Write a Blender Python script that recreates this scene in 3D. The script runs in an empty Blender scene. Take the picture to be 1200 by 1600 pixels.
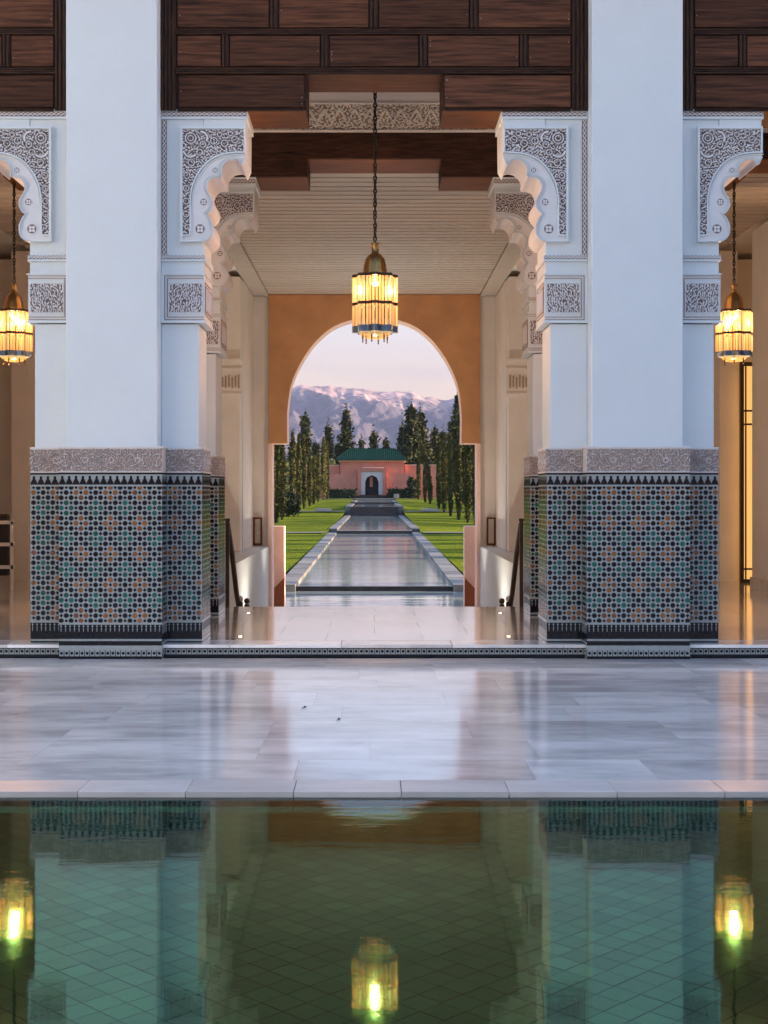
import bpy, math, random
import numpy as np
from mathutils import Vector, Matrix, noise as mnoise

random.seed(7); np.random.seed(7)
S = bpy.context.scene
C = S.collection
R = math.radians

# ------------------------------------------------------------------ camera, world, sun, exposure
F = 2104.0
cam_d = bpy.data.cameras.new('camera'); cam = bpy.data.objects.new('camera', cam_d); C.objects.link(cam)
cam.location = (0, 0, 1.5); cam.rotation_euler = (R(90), 0, 0)
cam_d.sensor_fit = 'HORIZONTAL'; cam_d.sensor_width = 36; cam_d.lens = F/1200*36
cam_d.shift_x = 15/1200; cam_d.shift_y = -33/1200
cam_d.clip_start = 0.1; cam_d.clip_end = 40000
S.camera = cam

SUN_EL = 14.0; SUN_AZ = 86.0            # azimuth measured from +Y towards +X
w = bpy.data.worlds.new('World'); S.world = w; w.use_nodes = True
wn, wl = w.node_tree.nodes, w.node_tree.links
bg = wn['Background']
sky = wn.new('ShaderNodeTexSky'); sky.sky_type = 'NISHITA'; sky.sun_disc = False
sky.sun_elevation = R(SUN_EL); sky.sun_rotation = R(SUN_AZ); sky.air_density = 1.0; sky.dust_density = 1.0; sky.ozone_density = 1.6
geo = wn.new('ShaderNodeNewGeometry')
sep = wn.new('ShaderNodeSeparateXYZ'); wl.new(geo.outputs['Incoming'], sep.inputs[0])
neg = wn.new('ShaderNodeMath'); neg.operation = 'MULTIPLY'; neg.inputs[1].default_value = -1
wl.new(sep.outputs['Z'], neg.inputs[0])
ramp = wn.new('ShaderNodeValToRGB'); wl.new(neg.outputs[0], ramp.inputs[0])   # dusk tint: rose near the horizon all round
e = ramp.color_ramp.elements
e[0].position = 0.0; e[0].color = (.68, .42, .38, 1)
e[1].position = 0.6; e[1].color = (.98, 1.03, 1.08, 1)
e2 = e.new(.09); e2.color = (.65, .448, .41, 1); e4 = e.new(.35); e4.color = (.94, .90, .86, 1)
e3 = e.new(.16); e3.color = (.80, .61, .55, 1)
# thin streaky cloud
tc = wn.new('ShaderNodeTexCoord'); mp = wn.new('ShaderNodeMapping'); mp.inputs['Scale'].default_value = (3, 3, 26)
wl.new(tc.outputs['Generated'], mp.inputs[0])
cn = wn.new('ShaderNodeTexNoise'); cn.inputs['Scale'].default_value = 1.6; cn.inputs['Detail'].default_value = 5
wl.new(mp.outputs[0], cn.inputs['Vector'])
cr = wn.new('ShaderNodeValToRGB'); wl.new(cn.outputs[0], cr.inputs[0])
cr.color_ramp.elements[0].position = .42; cr.color_ramp.elements[0].color = (.93, .92, 1.0, 1)
cr.color_ramp.elements[1].position = .72; cr.color_ramp.elements[1].color = (1.16, 1.08, 1.05, 1)
m1 = wn.new('ShaderNodeMix'); m1.data_type = 'RGBA'; m1.blend_type = 'MULTIPLY'; m1.inputs[0].default_value = 1
wl.new(sky.outputs[0], m1.inputs[6]); wl.new(ramp.outputs[0], m1.inputs[7])
m2 = wn.new('ShaderNodeMix'); m2.data_type = 'RGBA'; m2.blend_type = 'MULTIPLY'; m2.inputs[0].default_value = 1
wl.new(m1.outputs[2], m2.inputs[6]); wl.new(cr.outputs[0], m2.inputs[7])
wl.new(m2.outputs[2], bg.inputs[0]); bg.inputs[1].default_value = 0.15

sd = bpy.data.lights.new('sun', 'SUN'); so = bpy.data.objects.new('sun', sd); C.objects.link(so)
sd.energy = 5.0; sd.angle = R(.6); sd.color = (1.0, .74, .48)
sdir = Vector((math.sin(R(SUN_AZ))*math.cos(R(SUN_EL)), math.cos(R(SUN_AZ))*math.cos(R(SUN_EL)), math.sin(R(SUN_EL))))
so.rotation_euler = sdir.to_track_quat('Z', 'Y').to_euler(); so.location = (30, 60, 30)

S.view_settings.view_transform = 'Standard'; S.view_settings.look = 'None'
S.view_settings.gamma = 1; S.view_settings.use_curve_mapping = False
S.view_settings.exposure = 1.55
S.cycles.use_denoising = True
S.cycles.max_bounces = 10; S.cycles.diffuse_bounces = 5; S.cycles.glossy_bounces = 5; S.cycles.transparent_max_bounces = 12
S.cycles.volume_bounces = 1; S.cycles.volume_step_rate = 4
S.cycles.sample_clamp_indirect = 6
S.cycles.caustics_reflective = False; S.cycles.caustics_refractive = False

LANTERN_W = 170.0
UPLIGHT_W = 10.0
COVE_W = 4.0

# ------------------------------------------------------------------ helpers
def X(px, Y): return (px-585)*Y/F
def Z(py, Y): return 1.5-(py-767)*Y/F

def tag(o, label=None, cat=None, group=None, kind=None):
    if label: o['label'] = label
    if cat: o['category'] = cat
    if group: o['group'] = group
    if kind: o['kind'] = kind
    return o

def empty(name, loc=(0, 0, 0), **k):
    o = bpy.data.objects.new(name, None); C.objects.link(o); o.location = loc
    o.empty_display_size = .1
    return tag(o, **k)

def link(name, mesh, parent=None, loc=None, rot=None, scale=None, **k):
    o = bpy.data.objects.new(name, mesh); C.objects.link(o)
    if parent is not None: o.parent = parent
    if loc is not None: o.location = loc
    if rot is not None: o.rotation_euler = rot
    if scale is not None: o.scale = scale
    return tag(o, **k)

def copy_tree(o, parent=None):
    c = o.copy(); C.objects.link(c)
    if parent is not None: c.parent = parent
    for ch in list(o.children): copy_tree(ch, c)
    return c

class MB:
    def __init__(s): s.v = []; s.f = []; s.m = []; s.mats = []
    def mi(s, mat):
        if mat not in s.mats: s.mats.append(mat)
        return s.mats.index(mat)
    def add(s, vs, fs, mat):
        b = len(s.v); i = s.mi(mat); s.v += [tuple(p) for p in vs]
        for f in fs: s.f.append(tuple(b+k for k in f)); s.m.append(i)
    def box(s, x0, x1, y0, y1, z0, z1, mat):
        s.add([(x0,y0,z0),(x1,y0,z0),(x1,y1,z0),(x0,y1,z0),(x0,y0,z1),(x1,y0,z1),(x1,y1,z1),(x0,y1,z1)],
              [(0,3,2,1),(4,5,6,7),(0,1,5,4),(1,2,6,5),(2,3,7,6),(3,0,4,7)], mat)
    def fbox(s, fr, u0, u1, v0, v1, d, mat, d0=0.0):          # box standing on a face frame
        O, U, V, N = fr
        P = lambda u, v, n: O+U*u+V*v+N*n
        vs = [P(u0,v0,d0),P(u1,v0,d0),P(u1,v1,d0),P(u0,v1,d0),P(u0,v0,d),P(u1,v0,d),P(u1,v1,d),P(u0,v1,d)]
        s.add(vs, [(4,5,6,7),(0,1,5,4),(1,2,6,5),(2,3,7,6),(3,0,4,7)], mat)
    def fprism(s, fr, pts, d, mat, d0=0.0):                   # convex polygon standing on a frame
        O, U, V, N = fr; n = len(pts)
        vs = [O+U*p[0]+V*p[1]+N*d0 for p in pts]+[O+U*p[0]+V*p[1]+N*d for p in pts]
        s.add(vs, [tuple(range(n, 2*n))]+[(i, (i+1) % n, n+(i+1) % n, n+i) for i in range(n)], mat)
    def cyl(s, c, r0, r1, h, n, mat, axis='z'):
        vs = []
        for k in range(2):
            r = (r0, r1)[k]
            for i in range(n):
                a = 2*math.pi*i/n
                p = (math.cos(a)*r, math.sin(a)*r, h*k)
                if axis == 'y': p = (p[0], p[2], p[1])
                vs.append((c[0]+p[0], c[1]+p[1], c[2]+p[2]))
        s.add(vs, [(i, (i+1) % n, n+(i+1) % n, n+i) for i in range(n)]+[tuple(range(n))[::-1], tuple(range(n, 2*n))], mat)
    def lathe(s, c, prof, n, mat, rib=0.0, nrib=8):
        vs = []; m = len(prof)
        for r, z in prof:
            for i in range(n):
                a = 2*math.pi*i/n; rr = r*(1+rib*math.cos(nrib*a))
                vs.append((c[0]+rr*math.cos(a), c[1]+rr*math.sin(a), c[2]+z))
        fs = [(k*n+i, k*n+(i+1) % n, (k+1)*n+(i+1) % n, (k+1)*n+i) for k in range(m-1) for i in range(n)]
        s.add(vs, fs, mat)
    def tube(s, pts, r, n, mat, closed=False):
        pts = [Vector(p) for p in pts]; L = len(pts); vs = []
        rr = r if isinstance(r, (list, tuple)) else [r]*L
        for k, p in enumerate(pts):
            a = pts[(k-1) % L] if (closed or k > 0) else p
            b = pts[(k+1) % L] if (closed or k < L-1) else p
            t = (b-a).normalized(); up = Vector((0, 0, 1)) if abs(t.z) < .9 else Vector((1, 0, 0))
            e1 = t.cross(up).normalized(); e2 = t.cross(e1)
            for i in range(n):
                q = 2*math.pi*i/n; vs.append(p+e1*math.cos(q)*rr[k]+e2*math.sin(q)*rr[k])
        fs = []
        for k in range(L if closed else L-1):
            k2 = (k+1) % L
            fs += [(k*n+i, k*n+(i+1) % n, k2*n+(i+1) % n, k2*n+i) for i in range(n)]
        if not closed: fs += [tuple(range(n))[::-1], tuple(range((L-1)*n, L*n))]
        s.add(vs, fs, mat)
    def mesh(s, name, smooth=False):
        me = bpy.data.meshes.new(name); me.from_pydata(s.v, [], s.f)
        for m in s.mats: me.materials.append(m)
        me.polygons.foreach_set('material_index', s.m)
        if smooth: me.polygons.foreach_set('use_smooth', [True]*len(s.f))
        me.update(); return me
    def build(s, name, parent=None, smooth=False, **k):
        return link(name, s.mesh(name, smooth), parent, **k)

def bevel(o, wd=.004, seg=2):
    b = o.modifiers.new('bevel', 'BEVEL'); b.width = wd; b.segments = seg; b.limit_method = 'ANGLE'; return o

# ------------------------------------------------------------------ materials
def lin(c): return tuple(((x/255)/12.92 if x/255 <= .04045 else ((x/255+.055)/1.055)**2.4) for x in c)

def mat(name, col, rough=.6, var=.08, scale=6, stretch=(1,1,1), bump=0.0, bscale=40, spec=.5, metal=0, rnd=0.0, coat=0, ior=1.5, col2=None, detail=5, bstretch=None, sharp=None, emit=None, es=0, coords='Object'):
    m = bpy.data.materials.new(name); m.use_nodes = True
    n, l = m.node_tree.nodes, m.node_tree.links; b = n['Principled BSDF']
    b.inputs['Roughness'].default_value = rough; b.inputs['Metallic'].default_value = metal
    b.inputs['Specular IOR Level'].default_value = spec; b.inputs['IOR'].default_value = ior
    b.inputs['Coat Weight'].default_value = coat; b.inputs['Coat Roughness'].default_value = .10
    t = n.new('ShaderNodeTexCoord'); mpn = n.new('ShaderNodeMapping'); mpn.inputs['Scale'].default_value = stretch
    l.new(t.outputs[coords], mpn.inputs[0])
    nz = n.new('ShaderNodeTexNoise'); nz.inputs['Scale'].default_value = scale; nz.inputs['Detail'].default_value = detail
    nz.inputs['Roughness'].default_value = .6
    src = mpn.outputs[0]
    if rnd:
        oi = n.new('ShaderNodeObjectInfo'); ad = n.new('ShaderNodeVectorMath'); ad.operation = 'ADD'
        sc = n.new('ShaderNodeMath'); sc.operation = 'MULTIPLY'; sc.inputs[1].default_value = 57.3
        l.new(oi.outputs['Random'], sc.inputs[0]); l.new(mpn.outputs[0], ad.inputs[0]); l.new(sc.outputs[0], ad.inputs[1]); src = ad.outputs[0]
    l.new(src, nz.inputs['Vector'])
    rp = n.new('ShaderNodeValToRGB'); l.new(nz.outputs[0], rp.inputs[0])
    lo, hi = (sharp or (.3, .7)); rp.color_ramp.elements[0].position = lo; rp.color_ramp.elements[1].position = hi
    c2 = col2 if col2 else tuple(min(1, x*(1+var)) for x in col)
    c1 = col if col2 else tuple(x*(1-var) for x in col)
    rp.color_ramp.elements[0].color = (*c1, 1); rp.color_ramp.elements[1].color = (*c2, 1)
    out = rp.outputs[0]
    if rnd:
        mr = n.new('ShaderNodeMapRange'); mr.inputs['To Min'].default_value = 1-rnd; mr.inputs['To Max'].default_value = 1+rnd
        l.new(oi.outputs['Random'], mr.inputs['Value'])
        mm = n.new('ShaderNodeMix'); mm.data_type = 'RGBA'; mm.blend_type = 'MULTIPLY'; mm.inputs[0].default_value = 1
        l.new(out, mm.inputs[6]); l.new(mr.outputs[0], mm.inputs[7]); out = mm.outputs[2]
    l.new(out, b.inputs['Base Color'])
    if bump:
        n2 = n.new('ShaderNodeTexNoise'); n2.inputs['Scale'].default_value = bscale; n2.inputs['Detail'].default_value = 4
        if bstretch:
            mp2 = n.new('ShaderNodeMapping'); mp2.inputs['Scale'].default_value = bstretch
            l.new(t.outputs[coords], mp2.inputs[0]); l.new(mp2.outputs[0], n2.inputs['Vector'])
        else: l.new(src, n2.inputs['Vector'])
        bp = n.new('ShaderNodeBump'); bp.inputs['Strength'].default_value = 1.0; bp.inputs['Distance'].default_value = bump
        l.new(n2.outputs[0], bp.inputs['Height']); l.new(bp.outputs[0], b.inputs['Normal'])
    if emit: b.inputs['Emission Color'].default_value = (*emit, 1); b.inputs['Emission Strength'].default_value = es
    return m

M = {}
M['plaster'] = mat('white_plaster', (.70,.74,.75), .55, .035, 1.1, bump=.010, bscale=5, detail=8)
M['gebs'] = mat('carved_plaster', (.72,.70,.70), .6, .05, 8)
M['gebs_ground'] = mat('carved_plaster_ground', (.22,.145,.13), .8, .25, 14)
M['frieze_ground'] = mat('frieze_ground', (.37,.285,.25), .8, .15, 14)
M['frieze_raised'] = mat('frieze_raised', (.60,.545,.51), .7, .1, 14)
M['cream'] = mat('cream_plaster', (.76,.72,.67), .6, .06, 2.0, bump=.001)
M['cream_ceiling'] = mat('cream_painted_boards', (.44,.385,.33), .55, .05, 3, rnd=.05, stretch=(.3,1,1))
M['ochre'] = mat('ochre_tadelakt', (.56,.28,.125), .5, .18, 1.6, bump=.001, bscale=5, detail=7)
M['peach'] = mat('peach_render', (.90,.66,.56), .7, .08, 3)
M['brick_red'] = mat('terracotta_render', (.30,.095,.035), .7, .1, 3)
M['tile_black'] = mat('glazed_black_tile', (.006,.008,.014), .16, .5, 30, spec=.25, bump=.0006, bscale=25)
M['tile_white'] = mat('glazed_white_tile', (.32,.355,.355), .15, .12, 25, spec=.3, bump=.0006, bscale=25)
M['tile_teal'] = mat('glazed_teal_tile', (.008,.110,.092), .14, .4, 12, spec=.35, bump=.0006, bscale=25)
M['tile_teal2'] = mat('glazed_green_tile', (.010,.085,.062), .14, .4, 12, spec=.35, bump=.0006, bscale=25)
M['tile_amber'] = mat('glazed_amber_tile', (.24,.095,.030), .14, .35, 12, spec=.35, bump=.0006, bscale=25)
M['tile_amber2'] = mat('glazed_brown_tile', (.21,.075,.030), .14, .35, 12, spec=.35, bump=.0006, bscale=25)
M['marble'] = mat('polished_marble', (.60,.575,.56), .11, .3, 1.9, stretch=(.75,1.8,1), rnd=.15, ior=1.5, coat=.25, sharp=(.36,.6), bump=.0016, bscale=2.4, bstretch=(1.3,.5,1), col2=(.93,.90,.87), detail=14)
M['marble_warm'] = mat('honed_marble', (.58,.56,.54), .11, .2, 2.2, stretch=(.55,1.9,1), rnd=.12, ior=1.5, coat=.8, bump=.0010, bscale=2.4, bstretch=(1.3,.5,1), col2=(.66,.64,.61), detail=9)
M['coping'] = mat('coping_marble', (.66,.62,.59), .3, .15, 3, stretch=(.6,2,1), rnd=.07, detail=8)
M['grout'] = mat('grout', (.45,.45,.46), .8, .2, 10)
M['wood'] = mat('aged_cedar', (.018,.008,.005), .6, .6, 2.8, stretch=(.8,1,15), rnd=.35, bump=.0022, bscale=7, bstretch=(.7,1,14), col2=(.17,.066,.032), detail=10, sharp=(.30,.78), spec=.15)
M['wood_frame'] = mat('cedar_moulding', (.012,.006,.004), .6, .6, 4, stretch=(1.2,1,9), col2=(.070,.030,.016), spec=.2, bump=.002, bscale=9, detail=8)
M['wood_stile'] = mat('cedar_stile', (.016,.008,.005), .6, .6, 4, stretch=(9,1,1.2), col2=(.075,.032,.016), spec=.2, bump=.002, bscale=9, detail=8)
M['wood_soffit'] = mat('cedar_soffit', (.11,.036,.009), .5, .4, 3, stretch=(1,9,3), spec=.1, col2=(.22,.080,.022), bump=.001, bscale=9, detail=8)
M['nail'] = mat('pale_nail', (.42,.36,.32), .5, .1, 5)
M['brass'] = mat('aged_brass', (.34,.20,.07), .32, .3, 20, metal=1)
M['bronze'] = mat('dark_bronze', (.05,.035,.022), .4, .3, 20, metal=.8)
M['bluemetal'] = mat('blue_patina_band', (.10,.14,.20), .35, .3, 30, metal=.7)
M['rail'] = mat('dark_wood_rail', (.055,.030,.018), .35, .3, 8)
M['pool_tile'] = mat('green_glazed_pool_tile', (.004,.013,.008), .3, .5, 7, rnd=.7, col2=(.030,.030,.018), detail=4)
M['pool_joint'] = mat('pool_joint', (.40,.52,.42), .7, .1, 10)
M['pool_edge'] = mat('green_edge_tile', (.010,.030,.024), .2, .4, 12, rnd=.3)
M['lawn'] = mat('lawn', (.10,.15,.012), .85, .3, .35, col2=(.22,.26,.020), bump=.22, bscale=9, spec=0.02, detail=10, coords='Object')
M['earth'] = mat('far_ground', (.05,.075,.03), .9, .3, .01, col2=(.09,.085,.05), detail=8)
M['stone_rim'] = mat('canal_stone', (.13,.13,.125), .6, .2, 2, rnd=.4, col2=(.24,.225,.20), detail=8)
M['path'] = mat('path_stone', (.17,.16,.13), .7, .15, 1.5)
M['pink'] = mat('pink_render', (.64,.255,.18), .8, .12, .8, detail=8)
M['pink_dark'] = mat('rose_render', (.60,.25,.18), .8, .12, .8, detail=8)
M['roof_green'] = mat('green_glazed_roof', (.004,.042,.026), .7, .35, 4, spec=.1, rnd=.15)
M['portal_white'] = mat('portal_plaster', (.62,.62,.62), .6, .08, 2)
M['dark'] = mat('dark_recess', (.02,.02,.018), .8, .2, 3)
M['bark'] = mat('bark', (.07,.05,.035), .9, .3, 6)
M['cypress'] = mat('cypress_leaf', (.045,.058,.016), .7, .4, .9, col2=(.11,.115,.035), spec=.1, detail=3)
M['cypress2'] = mat('cypress_sunlit_leaf', (.15,.115,.045), .7, .4, .9, spec=.1, detail=3)  # warm sunlit tone put into the leaf colour, scattered at random
M['conifer'] = mat('conifer_leaf', (.030,.044,.020), .7, .4, .5, col2=(.080,.090,.040), spec=.1, detail=3)
M['conifer2'] = mat('conifer_tip', (.10,.10,.045), .7, .4, .5, spec=.1, detail=3)
M['hedge'] = mat('hedge_leaf', (.010,.022,.008), .8, .4, .8, col2=(.028,.045,.014))
M['shrub'] = mat('pale_shrub_leaf', (.10,.13,.05), .8, .4, .8, col2=(.16,.19,.08))
M['rock'] = mat('mountain', (.10,.09,.10), .9, .3, .002, detail=12)
M['glassdoor'] = mat('amber_lit_glass', (.6,.36,.12), .15, .2, 1.5, emit=(1.0,.50,.14), es=.34)
M['book'] = mat('dark_cushion', (.02,.012,.010), .6, .3, 5)
M['lampglow'] = mat('uplight_lens', (.9,.85,.75), .2, .05, 5, emit=(1.0,.80,.55), es=3)
M['cove'] = mat('cove_strip', (.9,.8,.6), .4, .05, 5, emit=(1.0,.68,.36), es=1.5)
M['bulb'] = mat('bulb', (1,.9,.7), .3, .02, 5, emit=(1.0,.58,.22), es=4)

def rod_material():
    m = bpy.data.materials.new('amber_glass_rod'); m.use_nodes = True
    n, l = m.node_tree.nodes, m.node_tree.links; b = n['Principled BSDF']
    b.inputs['Roughness'].default_value = .12; b.inputs['Base Color'].default_value = (.10,.05,.012,1)
    tp = n.new('ShaderNodeBsdfTransparent'); tp.inputs[0].default_value = (1,.80,.50,1); ms_ = n.new('ShaderNodeMixShader'); ms_.inputs[0].default_value = .55
    l.new(tp.outputs[0], ms_.inputs[1]); l.new(b.outputs[0], ms_.inputs[2]); l.new(ms_.outputs[0], n['Material Output'].inputs[0])
    t = n.new('ShaderNodeTexCoord'); s_ = n.new('ShaderNodeSeparateXYZ'); l.new(t.outputs['Object'], s_.inputs[0])
    at = n.new('ShaderNodeMath'); at.operation = 'ARCTAN2'; l.new(s_.outputs[0], at.inputs[0]); l.new(s_.outputs[1], at.inputs[1])
    ml = n.new('ShaderNodeMath'); ml.operation = 'MULTIPLY'; ml.inputs[1].default_value = 16; l.new(at.outputs[0], ml.inputs[0])
    wn_ = n.new('ShaderNodeTexNoise'); wn_.noise_dimensions = '1D'; wn_.inputs['Scale'].default_value = 1.0; l.new(ml.outputs[0], wn_.inputs['W'])
    mr = n.new('ShaderNodeMapRange'); mr.inputs['From Min'].default_value = .3; mr.inputs['From Max'].default_value = .7
    mr.inputs['To Min'].default_value = .35; mr.inputs['To Max'].default_value = 1.5; l.new(wn_.outputs[0], mr.inputs['Value'])
    # brighter next to the bulb at the top of the cage
    mz = n.new('ShaderNodeMapRange'); mz.inputs['From Min'].default_value = -.62; mz.inputs['From Max'].default_value = -.05
    mz.inputs['To Min'].default_value = .22; mz.inputs['To Max'].default_value = .40; l.new(s_.outputs[2], mz.inputs['Value'])
    mu = n.new('ShaderNodeMath'); mu.operation = 'MULTIPLY'; l.new(mr.outputs[0], mu.inputs[0]); l.new(mz.outputs[0], mu.inputs[1])
    b.inputs['Emission Color'].default_value = (1.0,.65,.29,1); l.new(mu.outputs[0], b.inputs['Emission Strength'])
    return m
M['rod'] = rod_material()

def water_pool_material():
    m = bpy.data.materials.new('pool_water'); m.use_nodes = True
    n, l = m.node_tree.nodes, m.node_tree.links; n.remove(n['Principled BSDF']); out = n['Material Output']
    tr = n.new('ShaderNodeBsdfTransparent'); tr.inputs[0].default_value = (.93,.96,.94,1)
    g1 = n.new('ShaderNodeBsdfGlossy'); g1.inputs[0].default_value = (.20,.82,.44,1); g1.inputs[1].default_value = .035
    g2 = n.new('ShaderNodeBsdfGlossy'); g2.inputs[0].default_value = (1,1,1,1); g2.inputs[1].default_value = .02
    t = n.new('ShaderNodeTexCoord'); mp_ = n.new('ShaderNodeMapping'); mp_.inputs['Scale'].default_value = (.8,2.6,1)
    l.new(t.outputs['Object'], mp_.inputs[0])
    nz = n.new('ShaderNodeTexNoise'); nz.inputs['Scale'].default_value = 5; nz.inputs['Detail'].default_value = 3; l.new(mp_.outputs[0], nz.inputs['Vector'])
    bp = n.new('ShaderNodeBump'); bp.inputs['Strength'].default_value = 1; bp.inputs['Distance'].default_value = .0004; l.new(nz.outputs[0], bp.inputs['Height'])
    for g in (g1, g2): l.new(bp.outputs[0], g.inputs['Normal'])
    mx = n.new('ShaderNodeMixShader'); mx.inputs[0].default_value = .0; l.new(tr.outputs[0], mx.inputs[1]); l.new(g1.outputs[0], mx.inputs[2])
    fr = n.new('ShaderNodeFresnel'); fr.inputs[0].default_value = 1.23; l.new(bp.outputs[0], fr.inputs['Normal'])
    gb = n.new('ShaderNodeNewGeometry'); ib = n.new('ShaderNodeMath'); ib.operation = 'SUBTRACT'; ib.inputs[0].default_value = 1; l.new(gb.outputs['Backfacing'], ib.inputs[1])
    fm = n.new('ShaderNodeMath'); fm.operation = 'MULTIPLY'; l.new(fr.outputs[0], fm.inputs[0]); l.new(ib.outputs[0], fm.inputs[1])
    mx2 = n.new('ShaderNodeMixShader'); l.new(fm.outputs[0], mx2.inputs[0]); l.new(mx.outputs[0], mx2.inputs[1]); l.new(g2.outputs[0], mx2.inputs[2])
    l.new(mx2.outputs[0], out.inputs[0]); return m
M['pool_water'] = water_pool_material()
def glazed_pool_tile(name, k=None):
    m = bpy.data.materials.new(name); m.use_nodes = True
    n, l = m.node_tree.nodes, m.node_tree.links; n.remove(n['Principled BSDF']); out = n['Material Output']
    df = n.new('ShaderNodeBsdfDiffuse'); gl = n.new('ShaderNodeBsdfGlossy'); gl.inputs[0].default_value = (.21,.86,.49,1); gl.inputs[1].default_value = .045
    t = n.new('ShaderNodeTexCoord'); nz = n.new('ShaderNodeTexNoise'); nz.inputs['Scale'].default_value = 9; nz.inputs['Detail'].default_value = 4; l.new(t.outputs['Object'], nz.inputs['Vector'])
    rp = n.new('ShaderNodeValToRGB'); rp.color_ramp.elements[0].position = .35; rp.color_ramp.elements[1].position = .7
    rp.color_ramp.elements[0].color = (.003,.010,.006,1); rp.color_ramp.elements[1].color = (.016,.022,.012,1); l.new(nz.outputs[0], rp.inputs[0]); l.new(rp.outputs[0], df.inputs[0])
    mx = n.new('ShaderNodeMixShader'); l.new(df.outputs[0], mx.inputs[1]); l.new(gl.outputs[0], mx.inputs[2])
    if k is None:
        oi = n.new('ShaderNodeObjectInfo'); mr = n.new('ShaderNodeMapRange'); mr.inputs['To Min'].default_value = .22; mr.inputs['To Max'].default_value = .285
        l.new(oi.outputs['Random'], mr.inputs['Value']); l.new(mr.outputs[0], mx.inputs[0])
    else: mx.inputs[0].default_value = k
    l.new(mx.outputs[0], out.inputs[0]); return m
M['pool_tile'] = glazed_pool_tile('green_glazed_pool_tile')

def canal_water_material(rg=.03):
    m = bpy.data.materials.new('canal_water'); m.use_nodes = True
    n, l = m.node_tree.nodes, m.node_tree.links; b = n['Principled BSDF']
    b.inputs['Base Color'].default_value = (.40,.48,.48,1); b.inputs['Roughness'].default_value = rg; b.inputs['IOR'].default_value = 2.0
    t = n.new('ShaderNodeTexCoord'); mp_ = n.new('ShaderNodeMapping'); mp_.inputs['Scale'].default_value = (.5,1.5,1)
    l.new(t.outputs['Object'], mp_.inputs[0])
    nz = n.new('ShaderNodeTexNoise'); nz.inputs['Scale'].default_value = 1.5; nz.inputs['Detail'].default_value = 5; l.new(mp_.outputs[0], nz.inputs['Vector'])
    bp = n.new('ShaderNodeBump'); bp.inputs['Strength'].default_value = 1; bp.inputs['Distance'].default_value = .006; l.new(nz.outputs[0], bp.inputs['Height'])
    l.new(bp.outputs[0], b.inputs['Normal']); return m
M['canal_water'] = canal_water_material(); M['canal_rippled'] = canal_water_material(.07)

# ------------------------------------------------------------------ ground heights
GP = [(16,-1.2),(27,-1.2),(34,-.98),(77,-.95),(80,-.78),(116,-.60),(124,-.35),(127,.05),(150,.10),(152,.26),(195,.51),(280,1.0),(800,.6),(12000,0)]
GO = [(16,-1.2),(27,-1.2),(34,-1.1),(75,-.95),(94,-.86),(116,-.58),(128,-.26),(167,.23),(195,.51),(280,1.0)]
def gz(y, tab=None):
    tab = tab or GP
    for (a, b), (c, d) in zip(tab, tab[1:]):
        if y <= c: return b+(d-b)*(y-a)/(c-a)
    return 0
SL = .0091
def court_z(y): return (12.0-y)*SL
V3 = Vector

# ------------------------------------------------------------------ court floor, pool
court = empty('court_floor', kind='structure')
mb = MB(); mb.add([(-10,12.4,-.02),(10,12.4,-.02),(10,6.6,court_z(6.6)-.015),(-10,6.6,court_z(6.6)-.015)], [(0,3,2,1)], M['grout'])
mb.build('grout_bed', court)
SLOPE = math.atan(SL)
def slab_mesh(name, lx, ly, th, m):
    b = MB(); b.box(-lx/2, lx/2, -ly/2, ly/2, -th, 0, m); return b.mesh(name)
rows = [12.07-.0, 11.35, 10.6, 9.9, 9.25, 8.6, 7.95, 7.3, 6.76]
meshes = {}
for r in range(len(rows)-1):
    y1, y0 = rows[r], rows[r+1]; ly = y1-y0-.0012; x = -6.2+random.uniform(0, .8)
    while x < 6.2:
        lx = random.choice((.62, .92, .92, 1.22, 1.22, 1.5))
        k = (lx, round(ly, 3))
        if k not in meshes: meshes[k] = slab_mesh('marble_slab', lx-.0012, ly, .03, M['marble'])
        cy = (y0+y1)/2
        o = link('marble_slab', meshes[k], court, (x+lx/2, cy, court_z(cy)+random.uniform(0, .0008)), (-SLOPE+random.uniform(-.0004,.0004), random.uniform(-.0005,.0005), 0))
        x += lx
cm = slab_mesh('coping_stone', .517, .267, .03, M['coping'])
em = MB(); em.box(-.2585, .2585, -.133, -.115, -.16, -.031, M['pool_edge']); em = em.mesh('edge_tile')
x = -5.85
while x < 6:
    o = link('coping_stone', cm, court, (x, 6.49+.1335, court_z(6.66)+.001), (-SLOPE, 0, 0)); bevel(o, .003, 2)
    link('edge_tile', em, court, (x, 6.49+.1335, court_z(6.66)+.001))
    x += .52
mb = MB(); mb.box(-10, 10, 6.52, 12.3, -.5, -.05, M['grout']); mb.box(-10, 10, -9, 1.2, -.5, .04, M['coping'])
mb.build('court_base', court)

pool = empty('pool_basin', kind='structure')
PD = .0
mb = MB(); mb.box(-10, 10, 1.2, 6.52, PD-.1, PD-.008, M['pool_joint']); mb.build('pool_bed', pool)
sx, sy = .066, .066     # half diagonals of the diamonds
def diamond(b, cx, cy, m, tilt=0.0):
    g = .0022; th = .008
    p = [(cx-sx+g, cy), (cx, cy-sy+g), (cx+sx-g, cy), (cx, cy+sy-g)]
    z0, z1, z2 = tilt*random.uniform(-1,1), tilt*random.uniform(-1,1), tilt*random.uniform(-1,1)
    b.add([(a, c, -th) for a, c in p]+[(p[0][0], p[0][1], z0), (p[1][0], p[1][1], z1), (p[2][0], p[2][1], z2), (p[3][0], p[3][1], z0+z2-z1)], [(4,5,6,7),(0,1,5,4),(1,2,6,5),(2,3,7,6),(3,0,4,7)], m)
dm = MB(); diamond(dm, 0, 0, M['pool_tile']); dm = dm.mesh('pool_tile')
cells = []
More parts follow.
